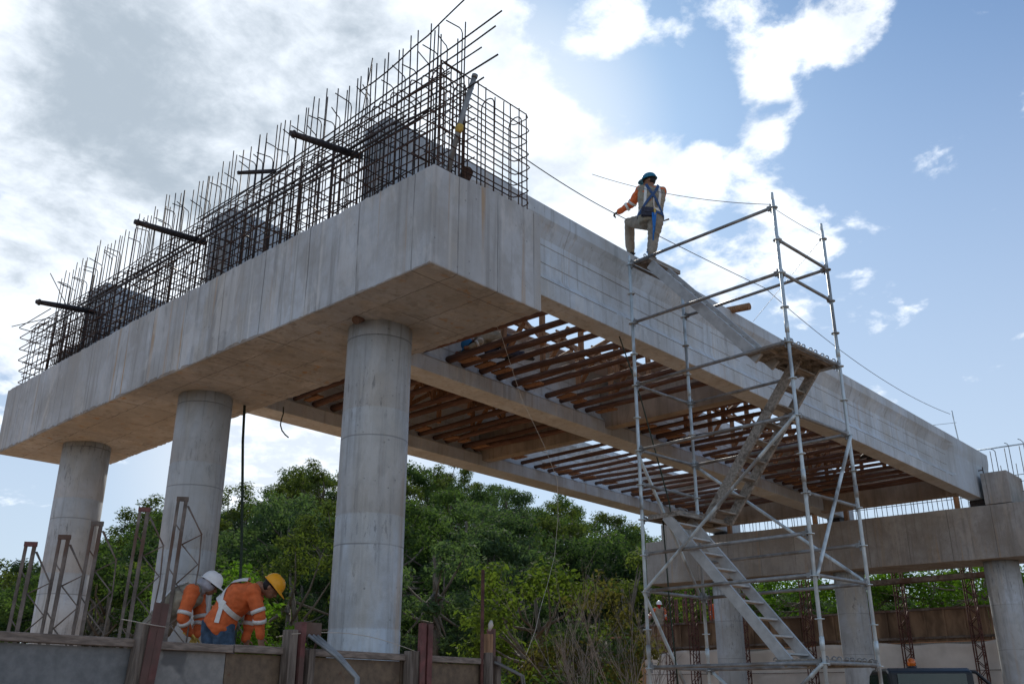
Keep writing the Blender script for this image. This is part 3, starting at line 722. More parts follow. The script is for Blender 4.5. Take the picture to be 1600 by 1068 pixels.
rope('lifeline', sag((1.66, .34, 2.25), (5.25, 1.40, 3.22), .04)+sag((5.28, 1.42, 3.24), (11.3, 1.8, 4.0), .02)[1:]+sag((11.3, 1.8, 4.0), (22.7, 1.85, 3.72), .35)[1:], .0075, 'cable', 'steel lifeline running from the rebar cage along the top of the outer girder', 'cable')
rope('wire', sag((5.1, -1.42, 2.25), (5.0, 1.6, 3.9), .12), .005, 'cable', 'thin wire from the top of the scaffold tower towards the worker', 'wire')
rope('wire', sag((5.12, -1.42, 2.2), (6.49, -1.51, 2.25), .02)+sag((6.49, -1.51, 2.25), (10.2, 1.6, 2.85), .0)[1:], .004, 'cable', 'thin wire tied between scaffold posts and the outer girder top', 'wire')
o = MB().tube([(22.95, 1.8, GT-.02), (22.75, 1.78, GT+.55), (22.65, 1.77, GT+1.02)], .016, 8).tube([(22.70, 2.6, GT+.72), (22.72, 1.72, GT+.66)], .008, 6).build('guard_post', M['galv'], loc=(22.9, 1.8, GT)); tag(o, 'thin steel guard post on the far end of the outer girder', 'post')
o = MB().beam((9.6, 1.70, GT+.022), (13.4, 1.66, GT+.022), .16, .035).build('plank', M['oldwood'], loc=(9.6, 1.7, GT), bevel=.004); tag(o, 'dark plank lying flat on the outer girder top by the jutting log', 'plank')
def far_cage():
    root = thing('rebar_cage', (24.7, 6, 1.1), 'bluish reinforcing cage standing on the far pier behind the girder ends', 'rebar cage')
    for k in range(96):
        y = -.5+k*.145+jit(.05); z = 1.0+.012*y; h = (2.35+jit(.2) if k % 3 else 1.9)+(.22 if y < 2.2 else 0)
        pts = [(24.75+jit(.05), y, z), (24.75+jit(.08), y+jit(.03), h+.3)]
        if k % 3 == 1: pts += [(24.70, y+.02, h+.36), (24.55, y+.05, h+.36)]
        MB().tube(pts, .011, 6).build('starter_bar', M['rebar2'], root)
    for z in (1.25, 1.55, 1.85, 2.05): MB().tube([(24.66, -.6, z), (24.66, 13, z+.15)], .010, 6).build('longitudinal_bar', M['rebar2'], root)
    MB().tube([(24.62, -1.0, 2.93), (24.62, 2.2, 2.97)], .022, 8).build('top_rail', M['galv'], root)
far_cage()

# ------------------------------------------------------------------ front formwork wall
WA, WB = Vector((-4.6, -.30, 0)), Vector((1.62, .56, 0)); WD = (WB-WA).normalized(); WN = Vector((WD.y, -WD.x, 0))
def wall_pt(s, out=0, z=0): p = WA+WD*s+WN*out; return Vector((p.x, p.y, z))
def front_wall():
    ztop = -3.80; L = (WB-WA).length
    root = thing('formwork_wall', wall_pt(L/2, 0, GZ), 'low formwork wall of grey and brown sheets in front of the two bending workers', 'formwork')
    Rm = Matrix((WD, -WN, Vector((0, 0, 1)))).transposed()
    def sheet(s0, s1, mat, lab=None):
        m = MB().box(wall_pt((s0+s1)/2, 0, (ztop-.06+GZ)/2), (s1-s0-.008, .03, ztop-.06-GZ), Rm); o = m.build('formwork_sheet', mat, root)
        if lab: o['label'] = lab
    sheet(0, 2.05, M['greysheet'], 'blue grey sheet with dark patches'); sheet(2.05, 2.76, M['spotsheet'], 'pale grey sheet with dark spots'); sheet(2.76, 3.55, M['brownsheet'], 'rusty brown sheet'); sheet(3.55, 4.75, M['brownsheet'], 'rusty brown sheet'); sheet(4.75, L, M['brownsheet'], 'rusty brown sheet')
    for s0, s1 in ((0, 2.04), (2.04, 2.80), (2.80, 4.78), (4.78, L)):
        MB().box(wall_pt((s0+s1)/2, .012, ztop-.028+rnd.uniform(-.004, .004)), (s1-s0-.01, .085, .056), Rm).build('top_rail', M['railwood'], root, bevel=.005)
    for s in np.arange(.4, L, .6):
        MB().box(wall_pt(s, -.055, (ztop-.1+GZ)/2), (.07, .08, ztop-.12-GZ), Rm).build('stud', M['oldwood'], root)
    def post(s, w, top, mat, lean=0., out=.075, d=.09, name='post'):
        a, b = wall_pt(s-lean, out, GZ), wall_pt(s, out, top)
        MB().beam(a, b, w, d, WN).build(name, mat, root, bevel=.004)
    post(1.985, .07, -3.695, M['oldwood'], .14); 
    a, b = wall_pt(2.045-.17, .14, GZ), wall_pt(2.06, .14, -3.56)
    for q in (-.028, .028): MB().beam(a+WD*q, b+WD*q, .010, .06, WD).build('red_channel', M['redsteel'], root)
    MB().beam(a+WN*-.02, b+WN*-.02, .050, .010, WN).build('red_channel', M['redsteel'], root)
    post(3.33, .085, -3.665, M['oldwood'], .0); post(3.42, .05, -3.60, M['redsteel'], 0, .09)
    MB().box(wall_pt(3.53, .10, -3.655), (.17, .06, .11), Rm).build('bracket', M['trussbar'], root)
    post(3.56, .07, -3.80, M['oldwood'], .02, .06)
    for q in (0, .05, .10): 
        MB().tube([wall_pt(3.46+q, .14, -3.70), wall_pt(3.62+q*.6, .30, -3.86), wall_pt(3.74+q*.3, .42, -4.02), wall_pt(3.76, .45, -4.9)], .013, 8).build('tie_rod', M['galvd'], root)
    MB().tube([wall_pt(3.62, .10, -3.66), wall_pt(3.72, -.05, -3.82)], .010, 8).build('tie_rod', M['trussbar'], root)
    post(4.84, .13, -3.80+.03, M['oldwood'], .0); post(4.965, .10, -3.52, M['redsteel'], .02, .10, .05)
    for w_, d_ in ((-.05, 0), (.05, 0)): MB().beam(wall_pt(4.945+w_, .14, GZ), wall_pt(4.965+w_, .14, -3.52), .012, .07, WD).build('red_channel', M['redsteel'], root)
    post(6.03, .07, -3.74, M['oldwood'], 0); post(6.17, .075, -3.77, M['oldwood'], 0); post(6.08, .09, -3.555, M['timber'], 0, .03); post(6.15, .04, -3.50, M['redsteel'], 0, .03)
    MB().tube([wall_pt(5.955, .05, GZ), wall_pt(5.965, .05, -2.92)], .018, 8).build('tall_rod', M['lattice'], root)
    for q in (0, .04): MB().tube([wall_pt(6.08+q, .12, -3.83), wall_pt(6.30+q, .30, -3.96), wall_pt(6.38+q, .34, -4.5)], .014, 8).build('tie_rod', M['galvd'], root)
    MB().tube([wall_pt(6.02, .10, -3.53), wall_pt(6.03, .11, -3.47), wall_pt(6.05, .10, -3.43)], [.012, .03, .014], 8).build('rag', M['string'], root)
    wv = [wall_pt(s, .16, -3.70+.02*math.sin(s*5)) for s in np.linspace(1.75, 2.1, 5)]; MB().tube(wv, .003, 5).build('binding_wire', M['string'], root)
    wv = [wall_pt(3.3+i*.17, .12, -3.70-.008*i+.07*math.sin(i*.35)) for i in range(10)]; MB().tube(wv, .003, 5).build('binding_wire', M['string'], root)
front_wall()

# lattice frames behind the wall
def frames():
    spec = [((-1.85, 4.30), -2.60, 0, 'rusty lattice frame at the outer end of the frame row, dark top plate'), ((-1.55, 4.20), -2.50, 1, 'grey lattice frame before the left half of the farthest column'), ((-1.27, 4.08), -2.33, 1, 'brown lattice frame before the right half of the farthest column'),
            ((-.85, 3.88), -2.14, 0, 'tallest lattice frame, standing against the trees between two columns'), ((-.50, 3.70), -1.99, 1, 'lattice frame standing in front of the middle column of the near pier')]
    for (x, y), top, kind, lab in spec:
        root = thing('truss_support', (x, y, TZ), lab, 'truss', 'lattice frames behind the formwork wall')
        u = Vector((.80, -.60, 0)); lean = Vector((-.015, .015, 0))*0
        ang = Vector((.06, -.03, 0))
        P = lambda s, z: Vector((x, y, z))+u*s+ang*((z-TZ)*.35)*(1 if True else 0)
        for s, w in ((0, .032), (.085, .04)): MB().beam(P(s, TZ), P(s, top), w, .02, u.cross(Vector((0, 0, 1)))).build('flat_chord', M['trussbar'], root)
        MB().beam(P(-.02, top-.02), P(.11, top-.02), .03, .05).build('top_plate', M['redsteel' if kind == 0 else 'trussbar'], root)
        rod = [P(.12, top-.10), P(.31, top-.42), P(.33, top-.8), P(.31, top-1.2), P(.31, TZ)]
        MB().tube(rod, .009, 6).build('rod_chord', M['trussbar'], root)
        zz = top-.10; k = 0
        while zz > TZ+.1:
            a, b = P(.11, zz), P(.315, zz-.22 if k else zz-.32)
            c = P(.11, zz-.44)
            MB().tube([a, b, c], .009, 6).build('lacing', M['trussbar'], root)
            zz -= .44; k += 1
        for q in np.arange(.3, top-TZ, .5): MB().tube([P(.0, top-q), P(.10, top-q-.12)], .008, 6).build('lacing', M['trussbar'], root)
frames()

# ------------------------------------------------------------------ far retaining wall, lattice posts, vehicle
def far_wall():
    root = thing('retaining_wall', (26.2, 3.5, GZ), 'far retaining wall of ribbed brown panels over white sheeting', 'retaining wall')
    ya, yb = -7, 15.45
    for k, y in enumerate(np.arange(ya, yb, 2.44)):
        y2 = min(y+2.43, yb); MB().box((26.25, (y+y2)/2, -1.98), (.06, y2-y-.02, 1.0)).build('formwork_panel', M['brownform'], root)
        for r in np.arange(y+.1, y2, .61): MB().box((26.20, r, -1.98), (.06, .06, 1.0)).build('rib', M['brownform'], root)
    for z in (-1.49, -2.36): MB().box((26.16, (ya+yb)/2, z), (.09, yb-ya, .07)).build('waler', M['trussbar'], root)
    MB().box((26.34, (ya+yb)/2, (GZ-2.5)/2), (.10, yb-ya, -2.5-GZ)).build('wall_face', M['farcap'], root)
    n, mrows = 150, 26; vs = []
    for i in range(n+1):
        for j in range(mrows+1):
            y = ya+(yb-ya)*i/n; z = -2.52+.05*math.sin(y*1.1)+.03*math.sin(y*3.3) - (3.2)*j/mrows
            d = .05*math.sin(y*4.2+math.sin(z*1.7)*1.5)+.03*math.sin(y*9+z*2)+.04*math.sin(z*6+math.sin(y*.9)*2)
            vs.append((26.10+d*.6, y, z))
    m = MB(); m.add(vs, [(i*(mrows+1)+j, (i+1)*(mrows+1)+j, (i+1)*(mrows+1)+j+1, i*(mrows+1)+j+1) for i in range(n) for j in range(mrows)], True)
    s = m.build('white_sheet', M['sheet'], root); so_ = s.modifiers.new('solid', 'SOLIDIFY'); so_.thickness = .01
    for z in (-3.35, -4.2): MB().tube(sag((26.0, ya, z), (26.0, yb, z+.05), .03, 20, .02), .012, 6).build('tie_line', M['oldwood'], root)
far_wall()
def lattice_posts():
    labs = ['red brown lattice post behind the distant waving worker', 'red brown lattice post just beyond the scaffold corner post', 'red brown lattice post beside the farthest column of the distant pier', 'red brown lattice post between scaffold and middle far column',
            'dark lattice post standing midway between two far columns', 'dark lattice post close to the far column nearest the camera side']
    for (y, top), lab in zip(((14.05, -.35), (13.0, -.30), (10.95, -.40), (8.45, -.20), (5.20, -.10), (3.05, -.15)), labs):
        root = thing('lattice_post', (25.8, y, GZ), lab, 'lattice post', 'lattice posts along the far retaining wall')
        for dx, dy in ((-.11, -.13), (-.11, .13), (.11, -.13), (.11, .13)):
            MB().tube([(25.75+dx, y+dy, GZ), (25.75+dx, y+dy, top+jit(.15))], .022, 6).build('chord', M['lattice'], root)
        z = GZ+.1; k = 0; m = MB(); m2 = MB()
        while z < top-.3:
            s = 1 if k % 2 else -1
            m.tube([(25.64, y-.13*s, z), (25.64, y+.13*s, z+.26)], .014, 5); m2.tube([(25.86, y-.13*s, z), (25.86, y+.13*s, z+.26)], .014, 5)
            m2.tube([(25.64, y-.13, z), (25.86, y-.13, z+.26)], .014, 5); z += .26; k += 1
        m.build('lacing', M['lattice'], root); m2.build('lacing', M['lattice'], root)
    for k in range(9):
        y = 11.4+k*.38; o = MB().tube([(27.0, y, FZ), (27.0, y+jit(.1), -.25+jit(.25))], .035, 6).tube([(27.0, y+.09, FZ), (27.0, y+.09, -.5)], .03, 6).tube([(26.98, y-.02, -.7), (26.98, y+.12, -.7)], .02, 6).build('red_post', M['redsteel'], loc=(27, y, FZ))
        tag(o, 'dark red steel post in the row behind the distant retaining wall workers', 'post', 'red posts behind the retaining wall')
    o = MB().box((25.55, 5.1, -.62), (.10, 5.4, .13)).box((25.61, 5.1, -.62), (.03, 5.4, .19)).build('steel_beam', M['trussbar'], loc=(25.55, 5.1, -.62)); tag(o, 'rusty horizontal steel beam between the far columns under the distant pier cap', 'steel beam')
    o = MB().box((24.4, 15.35, -2.0), (.25, 3.6, .05)).box((24.4, 16.6, -2.06), (.2, .1, .07)).build('plank', M['timber'], loc=(24.4, 15.2, -2.0)); tag(o, 'brown plank projecting past the scaffold towards the bare shrub', 'plank')
lattice_posts()
def pickup():
    # dark pickup truck seen only by its roof: cab, glass, beacon
    c = Vector((13.0, .35, GZ)); u = Vector((.80, .60, 0)).normalized(); w = Vector((-u.y, u.x, 0)); R = Matrix((u, w, Vector((0, 0, 1)))).transposed()
    root = thing('pickup_truck', c, 'dark pickup truck roof with amber beacon behind the scaffold foot', 'truck')
    P = lambda a, b, z: c+u*a+w*b+Vector((0, 0, z))
    def shell(prof, hw, name, mat, parent=root, bev=.04): return MB().prism(prof, lambda a, z: P(a, -hw, z), lambda a, z: P(a, hw, z)).build(name, mat, parent, bevel=bev)
    body = shell([(-2.6, .55), (2.5, .55), (2.55, .95), (2.4, 1.12), (1.35, 1.22), (-.65, 1.22), (-.7, 1.20), (-2.6, 1.20)], .90, 'body', M['carpaint'])
    shell([(1.30, 1.225), (.66, 2.06), (.45, 2.13), (-.50, 2.13), (-.66, 2.06), (-.70, 1.225)], .74, 'cab', M['carpaint'], root, .05)
    for s in (-1, 1):
        MB().prism([(1.08, 1.30), (.60, 2.03), (.06, 2.03), (.06, 1.30)], lambda a, z: P(a, s*.742, z), lambda a, z: P(a, s*.752, z)).build('side_window', M['glass'], root)
        MB().prism([(-.02, 1.30), (-.02, 2.03), (-.56, 2.03), (-.62, 1.30)], lambda a, z: P(a, s*.742, z), lambda a, z: P(a, s*.752, z)).build('side_window', M['glass'], root)
        MB().tube([P(.95, s*.76, 1.42), P(1.0, s*.98, 1.50)], .02, 6).beam(P(1.02, s*.92, 1.5), P(1.02, s*1.12, 1.5), .06, .2).build('mirror', M['carpaint'], root)
        for a in (-1.6, 1.65):
            wh = MB().tube([P(a, s*.72, .38), P(a, s*.94, .38)], .38, 24).build('wheel', M['tyre'], root)
            MB().tube([P(a, s*.93, .38), P(a, s*.955, .38)], .22, 16).build('rim', M['galvd'], wh)
    MB().prism([(1.25, 1.30), (.66, 1.98), (.68, 2.0), (1.28, 1.31)], lambda a, z: P(a+.03, -.62, z), lambda a, z: P(a+.03, .62, z)).build('windscreen', M['glass'], root)
    MB().prism([(-.712, 1.32), (-.672, 2.03), (-.684, 2.03), (-.722, 1.32)], lambda a, z: P(a, -.60, z), lambda a, z: P(a, .60, z)).build('rear_window', M['glass'], root)
    MB().tube([P(-.2, -.74, 2.10), P(-.2, -.95, 2.06), P(-.25, -1.15, 1.85), P(-.25, -1.2, 1.5)], .03, 8).build('snorkel', M['carpaint'], root)
    bz = 2.15; MB().tube([P(.05, .1, bz-.02), P(.05, .1, bz+.03)], .09, 14).build('beacon_base', M['carpaint'], root)
    MB().tube([P(.05, .1, bz+.03), P(.05, .1, bz+.09), P(.05, .1, bz+.15), P(.05, .1, bz+.175)], [.075, .078, .066, .02], 14).build('beacon', M['amber'], root)
pickup()

# ------------------------------------------------------------------ people
from mathutils import noise as mnoise
def remesh(m, name, mat, parent, voxel, smooth=3):
    o = m.build(name, mat, parent)
    r = o.modifiers.new('r', 'REMESH'); r.mode = 'VOXEL'; r.voxel_size = voxel; r.use_smooth_shade = True
    s = o.modifiers.new('s', 'SMOOTH'); s.iterations = smooth; s.factor = .5
    dg = bpy.context.evaluated_depsgraph_get(); me = bpy.data.meshes.new_from_object(o.evaluated_get(dg))
    o.modifiers.clear(); old = o.data; o.data = me; bpy.data.meshes.remove(old)
    if not me.materials: me.materials.append(mat)
    me.polygons.foreach_set('use_smooth', [True]*len(me.polygons)); me.name = name
    if name in ('shirt', 'trousers', 'vest', 'neck_cloth'):
        off = Vector((rnd.uniform(0, 50), 0, 0)); ns = [v.normal.copy() for v in me.vertices]
        for v, nn in zip(me.vertices, ns):
            c = v.co+off; f1 = mnoise.noise(Vector((c.x*9, c.y*9, c.z*20))); f2 = mnoise.noise(c*26); f3 = 1-abs(mnoise.noise(Vector((c.x*7+c.z*5, c.y*7-c.z*4, c.z*11))))*2
            v.co += nn*(f1*.009+f2*.004+f3*.007)
        me.update()
    return o
def ball(m, c, rx, ry=None, rz=None, R=None, n=12):
    ry = ry or rx; rz = rz or rx; c = Vector(c); rings = []
    for i in range(1, n):
        th = PI*i/n; ring = []
        for k in range(n*2):
            ph = PI*k/n; v = Vector((math.sin(th)*math.cos(ph)*rx, math.sin(th)*math.sin(ph)*ry, math.cos(th)*rz))
            ring.append(c+(R @ v if R is not None else v))
        rings.append(ring)
    m.loft(rings)
def limb(m, pts, rs):
    pts = [Vector(p) for p in pts]; m.tube(pts, rs, 12)
    for p, r in zip(pts, rs): ball(m, p, r*.995, n=8)
def person(J, lab, look, opt, group=None):
    J = {k: Vector(v) for k, v in J.items()}
    vox = opt.get('vox', .011); bk = opt.get('bulk', 1.0)
    base = (J['ankR']+J['ankL'])/2; base.z = min(J['ankR'].z, J['ankL'].z)-.08
    root = thing('person', base, lab, 'person', group)
    up = (J['neck']-J['pelvis']).normalized(); rt = (J['shR']-J['shL']); rt = (rt-up*rt.dot(up)).normalized(); fw = up.cross(rt)
    hp = J['hipR']-J['hipL']; hp = hp.normalized()
    sw = opt.get('sw', .185)
    shR, shL = J['neck']-up*.055+rt*sw, J['neck']-up*.055-rt*sw
    hipR, hipL = J['pelvis']-up*.06+hp*.095, J['pelvis']-up*.06-hp*.095
    def torso(m, e=0.0, lo=0, hi=6):
        secs = [(J['pelvis']-up*.10, .145, .115), (J['pelvis'], .165, .125), (J['waist'], .150, .112), (J['waist'].lerp(J['chest'], .5), .160, .118), (J['chest'], .178, .125), (J['neck']-up*.10, .172, .110), (J['neck']-up*.035, .115, .080)]
        rings = []
        for c, a, b in secs[lo:hi+1]:
            rings.append([c+rt*math.cos(q)*(a*bk+e)+fw*math.sin(q)*(b*bk+e) for q in (2*PI*k/20 for k in range(20))])
        m.loft(rings)
    lk = Vector(look).normalized(); hu = (J['head']-J['neck']).normalized()*.75+up*.25
    if 'hu' in opt: hu = Vector(opt['hu'])
    hu = (hu-lk*hu.dot(lk)).normalized(); hr = lk.cross(hu); HR = Matrix((hr, lk, hu)).transposed(); hc = J['head']
    # body, one continuous surface
    m = MB(); torso(m, -.012)
    limb(m, [J['neck']-up*.05, J['neck']+up*.02, hc-hu*.06], [.062, .056, .056])
    ball(m, hc, .076, .092, .112, HR); ball(m, hc-hu*.055+lk*.035, .056, .058, .060, HR)
    limb(m, [hc+lk*.088-hu*.005, hc+lk*.106-hu*.035], [.010, .015])
    for s in (-1, 1):
        ball(m, hc+hr*s*.078-hu*.012-lk*.005, .010, .020, .031, HR, 6)
        ball(m, hc+hr*s*.032+lk*.078-hu*.002, .012, .010, .008, HR, 6)
    limb(m, [hc+lk*.088-hu*.062-hr*.018, hc+lk*.088-hu*.062+hr*.018], [.009, .009])
    for S_, s in (('R', 1), ('L', -1)):
        sh = shR if s > 0 else shL; hip = hipR if s > 0 else hipL
        limb(m, [sh-rt*s*.03, sh, J['el'+S_], J['wr'+S_]], [.056, .055, .040, .027])
        limb(m, [hip, J['knee'+S_], J['ank'+S_]], [.082, .056, .040])
        toe = Vector(opt.get('toe'+S_, (fw.x, fw.y, 0))); toe = Vector((toe.x, toe.y, opt.get('toez', 0))).normalized()
        limb(m, [J['ank'+S_]-toe*.04-Vector((0, 0, .03)), J['ank'+S_]+toe*.14-Vector((0, 0, .045))], [.034, .030])
        # hand: palm, five fingers of unequal length, thumb from the side
        hd = (J['hand'+S_]-J['wr'+S_]).normalized(); pd = Vector(opt.get('palm'+S_, (0, 0, -1))); pd = (pd-hd*pd.dot(hd)).normalized(); sd = hd.cross(pd)*s
        curl = opt.get('curl', .6); wr = J['wr'+S_]
        if 'nofing' in opt: limb(m, [wr, wr+hd*.09], [.030, .034])
        else:
            PR = Matrix((hd, sd, pd)).transposed(); ball(m, wr+hd*.055, .052, .042, .018, PR)
            for k, (off, ln) in enumerate(((-.032, .070), (-.011, .080), (.011, .076), (.031, .060))):
                a = wr+hd*.088+sd*off*1.05; d1 = (hd*math.cos(curl)+pd*math.sin(curl)); b = a+d1*ln*.5; d2 = (hd*math.cos(curl*2.2)+pd*math.sin(curl*2.2)); c2 = b+d2*ln*.5
                limb(m, [a-hd*.02, a, b, c2], [.0095, .0095, .0088, .0075])
            a = wr+hd*.035-sd*.038; b = a+(hd*.6-sd*.6+pd*.35).normalized()*.035; c2 = b+(hd*.85+pd*.5-sd*.05).normalized()*.032
            limb(m, [wr+hd*.03-sd*.015, a, b, c2], [.014, .0125, .010, .008])
    body = remesh(m, 'body', M[opt.get('skin', 'skin')], root, vox*.62 if 'nofing' not in opt else vox, 2)
    # trousers
    m = MB(); torso(m, .004, 0, 1)
    for S_, hip in (('R', hipR), ('L', hipL)):
        kn, an = J['knee'+S_], J['ank'+S_]; mid = hip.lerp(kn, .5); sh = kn.lerp(an, .45)
        limb(m, [hip, mid, kn, sh, an+(kn-an).normalized()*.03], [q*bk for q in (.108, .094, .074, .072, .060)])
    remesh(m, 'trousers', M[opt['trousers']], root, vox, 3)
    # shirt with sleeves
    m = MB(); torso(m, .034 if opt.get('jacket') else .012, 0 if opt.get('jacket') else 1, 6)
    for S_, sh, s in (('R', shR, 1), ('L', shL, -1)):
        el, wr = J['el'+S_], J['wr'+S_]
        limb(m, [sh-rt*s*.05, sh, sh.lerp(el, .55), el, el.lerp(wr, .5), wr], [q*bk for q in (.075, .073, .062, .056, .048, .039)])
    shirt = remesh(m, 'shirt', M[opt['shirt']], root, vox, 3)
    for S_, sh in (('R', shR), ('L', shL)):
        el, wr = J['el'+S_], J['wr'+S_]
        for (p, q, t) in opt.get('bands', ((sh, el, .80), (el, wr, .22))) if 'bands' in opt else (((0, 1, .84), (1, 2, .30))):
            ch = [sh, el, wr]; a, b = (ch[p], ch[q]) if isinstance(p, int) else (p, q); d = (b-a).normalized(); c = a.lerp(b, t); r = (.067 if p == 0 else .0615)*bk+.004
            MB().tube([c-d*.021, c, c+d*.021], [r, r+.001, r-.001], 16).build('reflective_band', M['band'], shirt)
    def hug(pts, e=.022, w=.05, mat='band', par=None, name='reflective_band', thick=.004):
        """ribbon laid on the torso: pts are (height 0..1 along pelvis-neck, angle from the back, 0 = spine, + = right)"""
        P = []; N = []
        for h, a in pts:
            hs = [-.10, 0, .3, .5, .72, .90, 1.0]; aa = [.145, .165, .150, .160, .178, .172, .13]; bb = [.115, .125, .112, .118, .125, .11, .085]
            A = float(np.interp(h, hs, aa))*bk+e; B = float(np.interp(h, hs, bb))*bk+e
            L = (J['neck']-J['pelvis']).length; c = J['pelvis'].lerp(J['waist'], min(1, h/.35)) if h < .35 else J['waist'].lerp(J['chest'], min(1, (h-.35)/.37)) if h < .72 else J['chest'].lerp(J['neck'], (h-.72)/.28)
            nn = (rt*math.sin(a)*A-fw*math.cos(a)*B); P.append(c+nn); N.append((rt*math.sin(a)/A-fw*math.cos(a)/B).normalized())
        rings = []
        for i, (p, n) in enumerate(zip(P, N)):
            t = (P[min(i+1, len(P)-1)]-P[max(i-1, 0)]).normalized(); sdir = n.cross(t).normalized()*w/2
            rings.append([p+sdir, p+sdir+n*thick, p-sdir+n*thick, p-sdir])
        return MB().loft(rings, smooth=False).build(name, M[mat], par or root)
    def lin(a, b, n=10): return [(a[0]+(b[0]-a[0])*i/n, a[1]+(b[1]-a[1])*i/n) for i in range(n+1)]
    if opt.get('vest'):
        m = MB(); torso(m, .024, 0, 6)
        for s, sh in ((1, shR), (-1, shL)): limb(m, [J['neck']-up*.04+rt*s*.07, sh-rt*s*(.015-opt.get('wide', 0))], [.072*bk, (.070+opt.get('wide', 0)*.5)*bk])
        vest = remesh(m, 'vest', M[opt['vest']], root, vox, 3)
        hug(lin((.22, -PI*.85), (.22, PI*.85), 24), .030, .05, 'band', vest)
        for s in (-1, 1): hug(lin((.22, s*.62), (.92, s*.50)), .031, .045, 'band', vest)
    elif opt.get('backbands'):
        hug(lin((.38, -PI*.9), (.38, PI*.9), 24), .046, .055, 'band', shirt)
        for s in (-1, 1): hug(lin((.30, s*1.3), (.62, s*.05))+lin((.62, s*.05), (.98, -s*.55))[1:], .046, .05, 'band', shirt)
        for s in (-1, 1): hug(lin((.0, s*1.45), (.45, s*1.15)), .047, .05, 'band', shirt)
    if opt.get('harness'):
        hs = hug(lin((.10, -PI), (.10, PI), 24), .034, .05, 'harness', root, 'harness', .006)
        for s in (-1, 1):
            hug(lin((.12, -s*1.05), (.68, s*.02))+lin((.68, s*.02), (.98, s*.52))[1:], .036, .045, 'harness', hs, 'shoulder_strap', .006)
            hip = hipR if s > 0 else hipL; kn = J['kneeR' if s > 0 else 'kneeL']; d = (kn-hip).normalized(); c = hip.lerp(kn, .22)
            MB().tube([c-d*.022, c+d*.022], .107, 18).build('thigh_strap', M['harness'], hs)
        pb = J['pelvis']-fw*.165-rt*.075+up*.03; m = MB(); m.box(pb, (.19, .07, .17), Matrix((rt, fw, up)).transposed()); m.box(pb-fw*.037+up*.02, (.12, .02, .09), Matrix((rt, fw, up)).transposed()); m.build('tool_pouch', M['pouch'], hs, bevel=.012)
        d0 = J['chest']-fw*.165; MB().box(d0, (.07, .02, .08), Matrix((rt, fw, up)).transposed()).build('back_plate', M['badge'], hs, bevel=.006)
        MB().tube([d0+rt*.015, J['waist']-fw*.168+rt*.03, J['pelvis']-fw*.19+rt*.045+up*.06], .011, 8).build('shock_pack', M['badge'], hs)
        MB().box(J['pelvis']-fw*.19+rt*.045+up*.02, (.035, .03, .12), Matrix((rt, fw, up)).transposed()).build('hook', M['glove'], hs, bevel=.006)
        q = J['pelvis']-fw*.20+rt*.03
        for dx, ln in ((0, .42), (.03, .36), (-.025, .55)): MB().tube([q+rt*dx, q+rt*(dx*.6-.01)-Vector((0, 0, ln*.5))-fw*.02, q+rt*(dx*.5-.03)-Vector((0, 0, ln))], .012, 6).build('lanyard', M['strapblue'], hs)
        l0 = q-rt*.03-Vector((0, 0, .52)); MB().tube([l0, l0-rt*.02-Vector((0, 0, .12)), l0-rt*.05-Vector((0, 0, .26)), J['ankR']-rt*.08+Vector((0, 0, .06))], .010, 6).build('lanyard', M['strapblue'], hs)
        t0 = J['pelvis']+rt*.17+up*.0; MB().tube([t0-fw*.05, t0+rt*.05, t0+rt*.13+up*.04], [.014, .012, .016], 8).build('hammer', M['bark'], hs)
    # hard hat
    hat = MB(); n = 28; rings = []
    hh = hc+hu*opt.get('hatup', .035)+lk*.002; a0, b0, c0 = .104, .126, .112
    for i in range(9):
        th = PI/2*i/9.0; ring = []
        for k in range(n):
            ph = 2*PI*k/n; ridge = .008*math.exp(-(math.sin(ph)*math.cos(th)/.22)**2)*(math.sin(th)) if i > 1 else 0
            ring.append(hh+hr*math.sin(ph)*a0*math.cos(th)**.85+lk*math.cos(ph)*b0*math.cos(th)**.85+hu*(c0*math.sin(th)+ridge))
        rings.append(ring)
    peak = lambda ph: .012+.060*max(0, math.cos(ph))**2.2
    brim = [[hh+(hr*math.sin(ph)+lk*math.cos(ph))*peak(ph)+hr*math.sin(ph)*a0+lk*math.cos(ph)*b0-hu*(.006+.014*max(0, math.cos(ph))+dz) for ph in (2*PI*k/n for k in range(n))] for dz in (.006, .0)]
    inner = [[hh+hr*math.sin(ph)*(a0-.006)+lk*math.cos(ph)*(b0-.006)-hu*.004 for ph in (2*PI*k/n for k in range(n))]]
    hat.loft(inner+brim+rings)
    ho = hat.build('hard_hat', M[opt['hat']], root)
    MB().loft([[hh+hr*math.sin(ph)*(a0-.012)+lk*math.cos(ph)*(b0-.014)-hu*z for ph in (2*PI*k/n for k in range(n))] for z in (.03, -.02)]).build('hat_band', M['hair'], ho)
    # hair at the back of the head
    m = MB(); ball(m, hc-lk*.014+hu*.006, .081, .088, .106, HR); m.build('hair', M['hair'], root)
    if opt.get('neckcloth'):
        m = MB(); limb(m, [J['neck']-up*.03, J['neck'].lerp(hc, .5)-lk*.01, hc-lk*.015-hu*.01], [.088, .088, .098]); remesh(m, 'neck_cloth', M[opt['neckcloth']], root, vox, 3)
